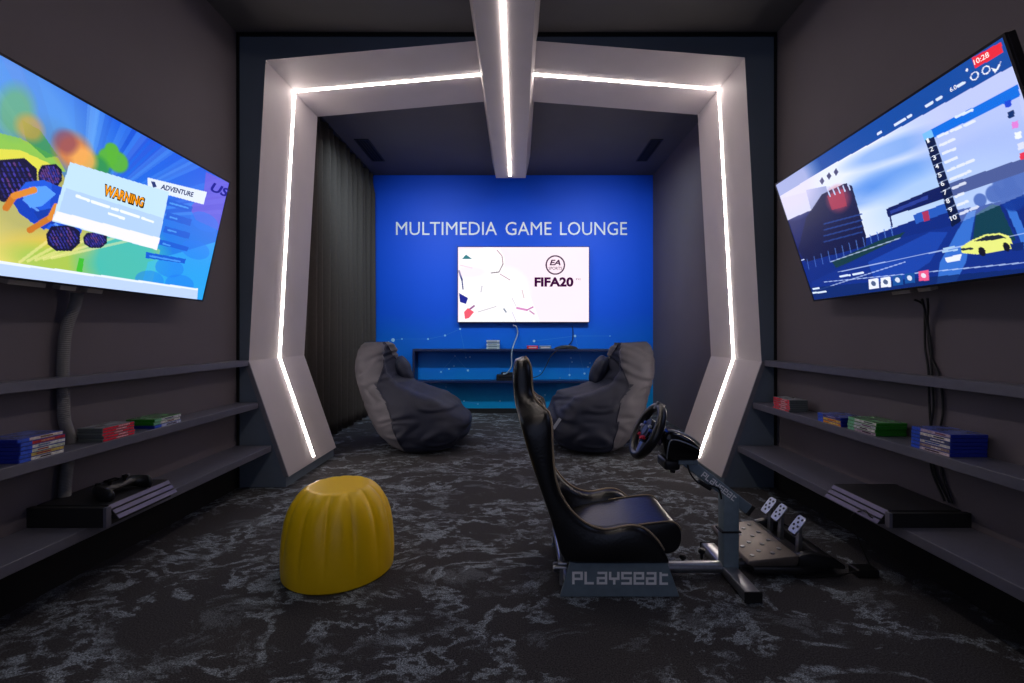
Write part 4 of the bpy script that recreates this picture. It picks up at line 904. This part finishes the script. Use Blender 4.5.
def cable(label, pts, r, m, grp=None): return tag(obj('cable', tube(B(), pts, r, n=7), m, smooth=True), label, 'cable', grp)
def bp(x, y, Y): k = Y/F; return ((x-517)*k, Y, 1+(335-y)*k)
cable('pale grey cable curving down from the middle of the back television', [bp(513, 325, 5.82), bp(516.5, 327, 5.81), bp(517.5, 334, 5.83), bp(513, 347, 5.665), bp(511.5, 356, 5.66), bp(511.5, 366, 5.665), bp(507, 373, 5.675), bp(503, 374, 5.682)], .008, mat('pale_cable', (150, 170, 190), .5))
cable('thin black cable hanging from the right of the back television to the router', [bp(572, 326, 5.845), bp(573, 331, 5.85), bp(572.5, 340, 5.845), bp(569, 345, 5.835), bp(568, 348, 5.83)], .005, M_black)
cable('thin black cable running diagonally below the router on the back shelf', [bp(558, 350, 5.665), bp(551, 356, 5.665), bp(546, 366, 5.665), bp(540, 375, 5.67), bp(530, 378, 5.69), bp(520, 376, 5.73)], .005, M_black)

# ------------------------------------------------------------------ hose and hanging cables on the side walls
def hose():
    pts = [(-1.79, 1.86, 1.17), (-1.80, 1.86, 1.12), (-1.81, 1.835, 1.02), (-1.812, 1.825, .90), (-1.812, 1.825, .78), (-1.812, 1.83, .66), (-1.812, 1.85, .585), (-1.812, 1.845, .50), (-1.812, 1.835, .42), (-1.812, 1.83, .345)]
    return tube(B(), pts, .02, n=14, k=60, rad=lambda i, n: .017+.0034*(i % 4 < 2))
o = obj('corrugated_hose', hose(), M_hose, smooth=False); tag(o, 'grey corrugated cable hose running down the left wall behind the shelves', 'hose')
for k, (pp, lb) in enumerate((
    ([(1.625, 1.87, 1.145), (1.655, 1.86, 1.12), (1.682, 1.885, 1.05), (1.688, 1.89, .95), (1.688, 1.875, .85), (1.688, 1.87, .70), (1.688, 1.86, .56), (1.688, 1.86, .45), (1.685, 1.80, .345)], 'black cable hanging down the right wall, leftmost of the bundle'),
    ([(1.625, 1.81, 1.145), (1.655, 1.84, 1.11), (1.680, 1.87, 1.05), (1.690, 1.865, .95), (1.690, 1.865, .88), (1.690, 1.855, .72), (1.690, 1.865, .62), (1.69, 1.85, .45), (1.69, 1.785, .345)], 'black cable hanging down the right wall, middle of the bundle'),
    ([(1.63, 1.84, 1.145), (1.66, 1.86, 1.10), (1.685, 1.875, 1.02), (1.692, 1.87, .92), (1.692, 1.83, .83), (1.692, 1.815, .70), (1.692, 1.83, .60), (1.692, 1.82, .45), (1.69, 1.775, .345)], 'black cable hanging down the right wall, bulging to the right of the bundle'))):
    cable(lb, pp, .0045, M_black, 'black cables on the right wall')
cable('thin black lead plugged into the right game console and drooping to the floor', [(1.362, 1.75, .300), (1.355, 1.755, .305), (1.365, 1.80, .31), (1.39, 1.90, .24), (1.43, 1.91, .14), (1.46, 1.90, .06), (1.47, 1.90, .034)], .003, M_black)
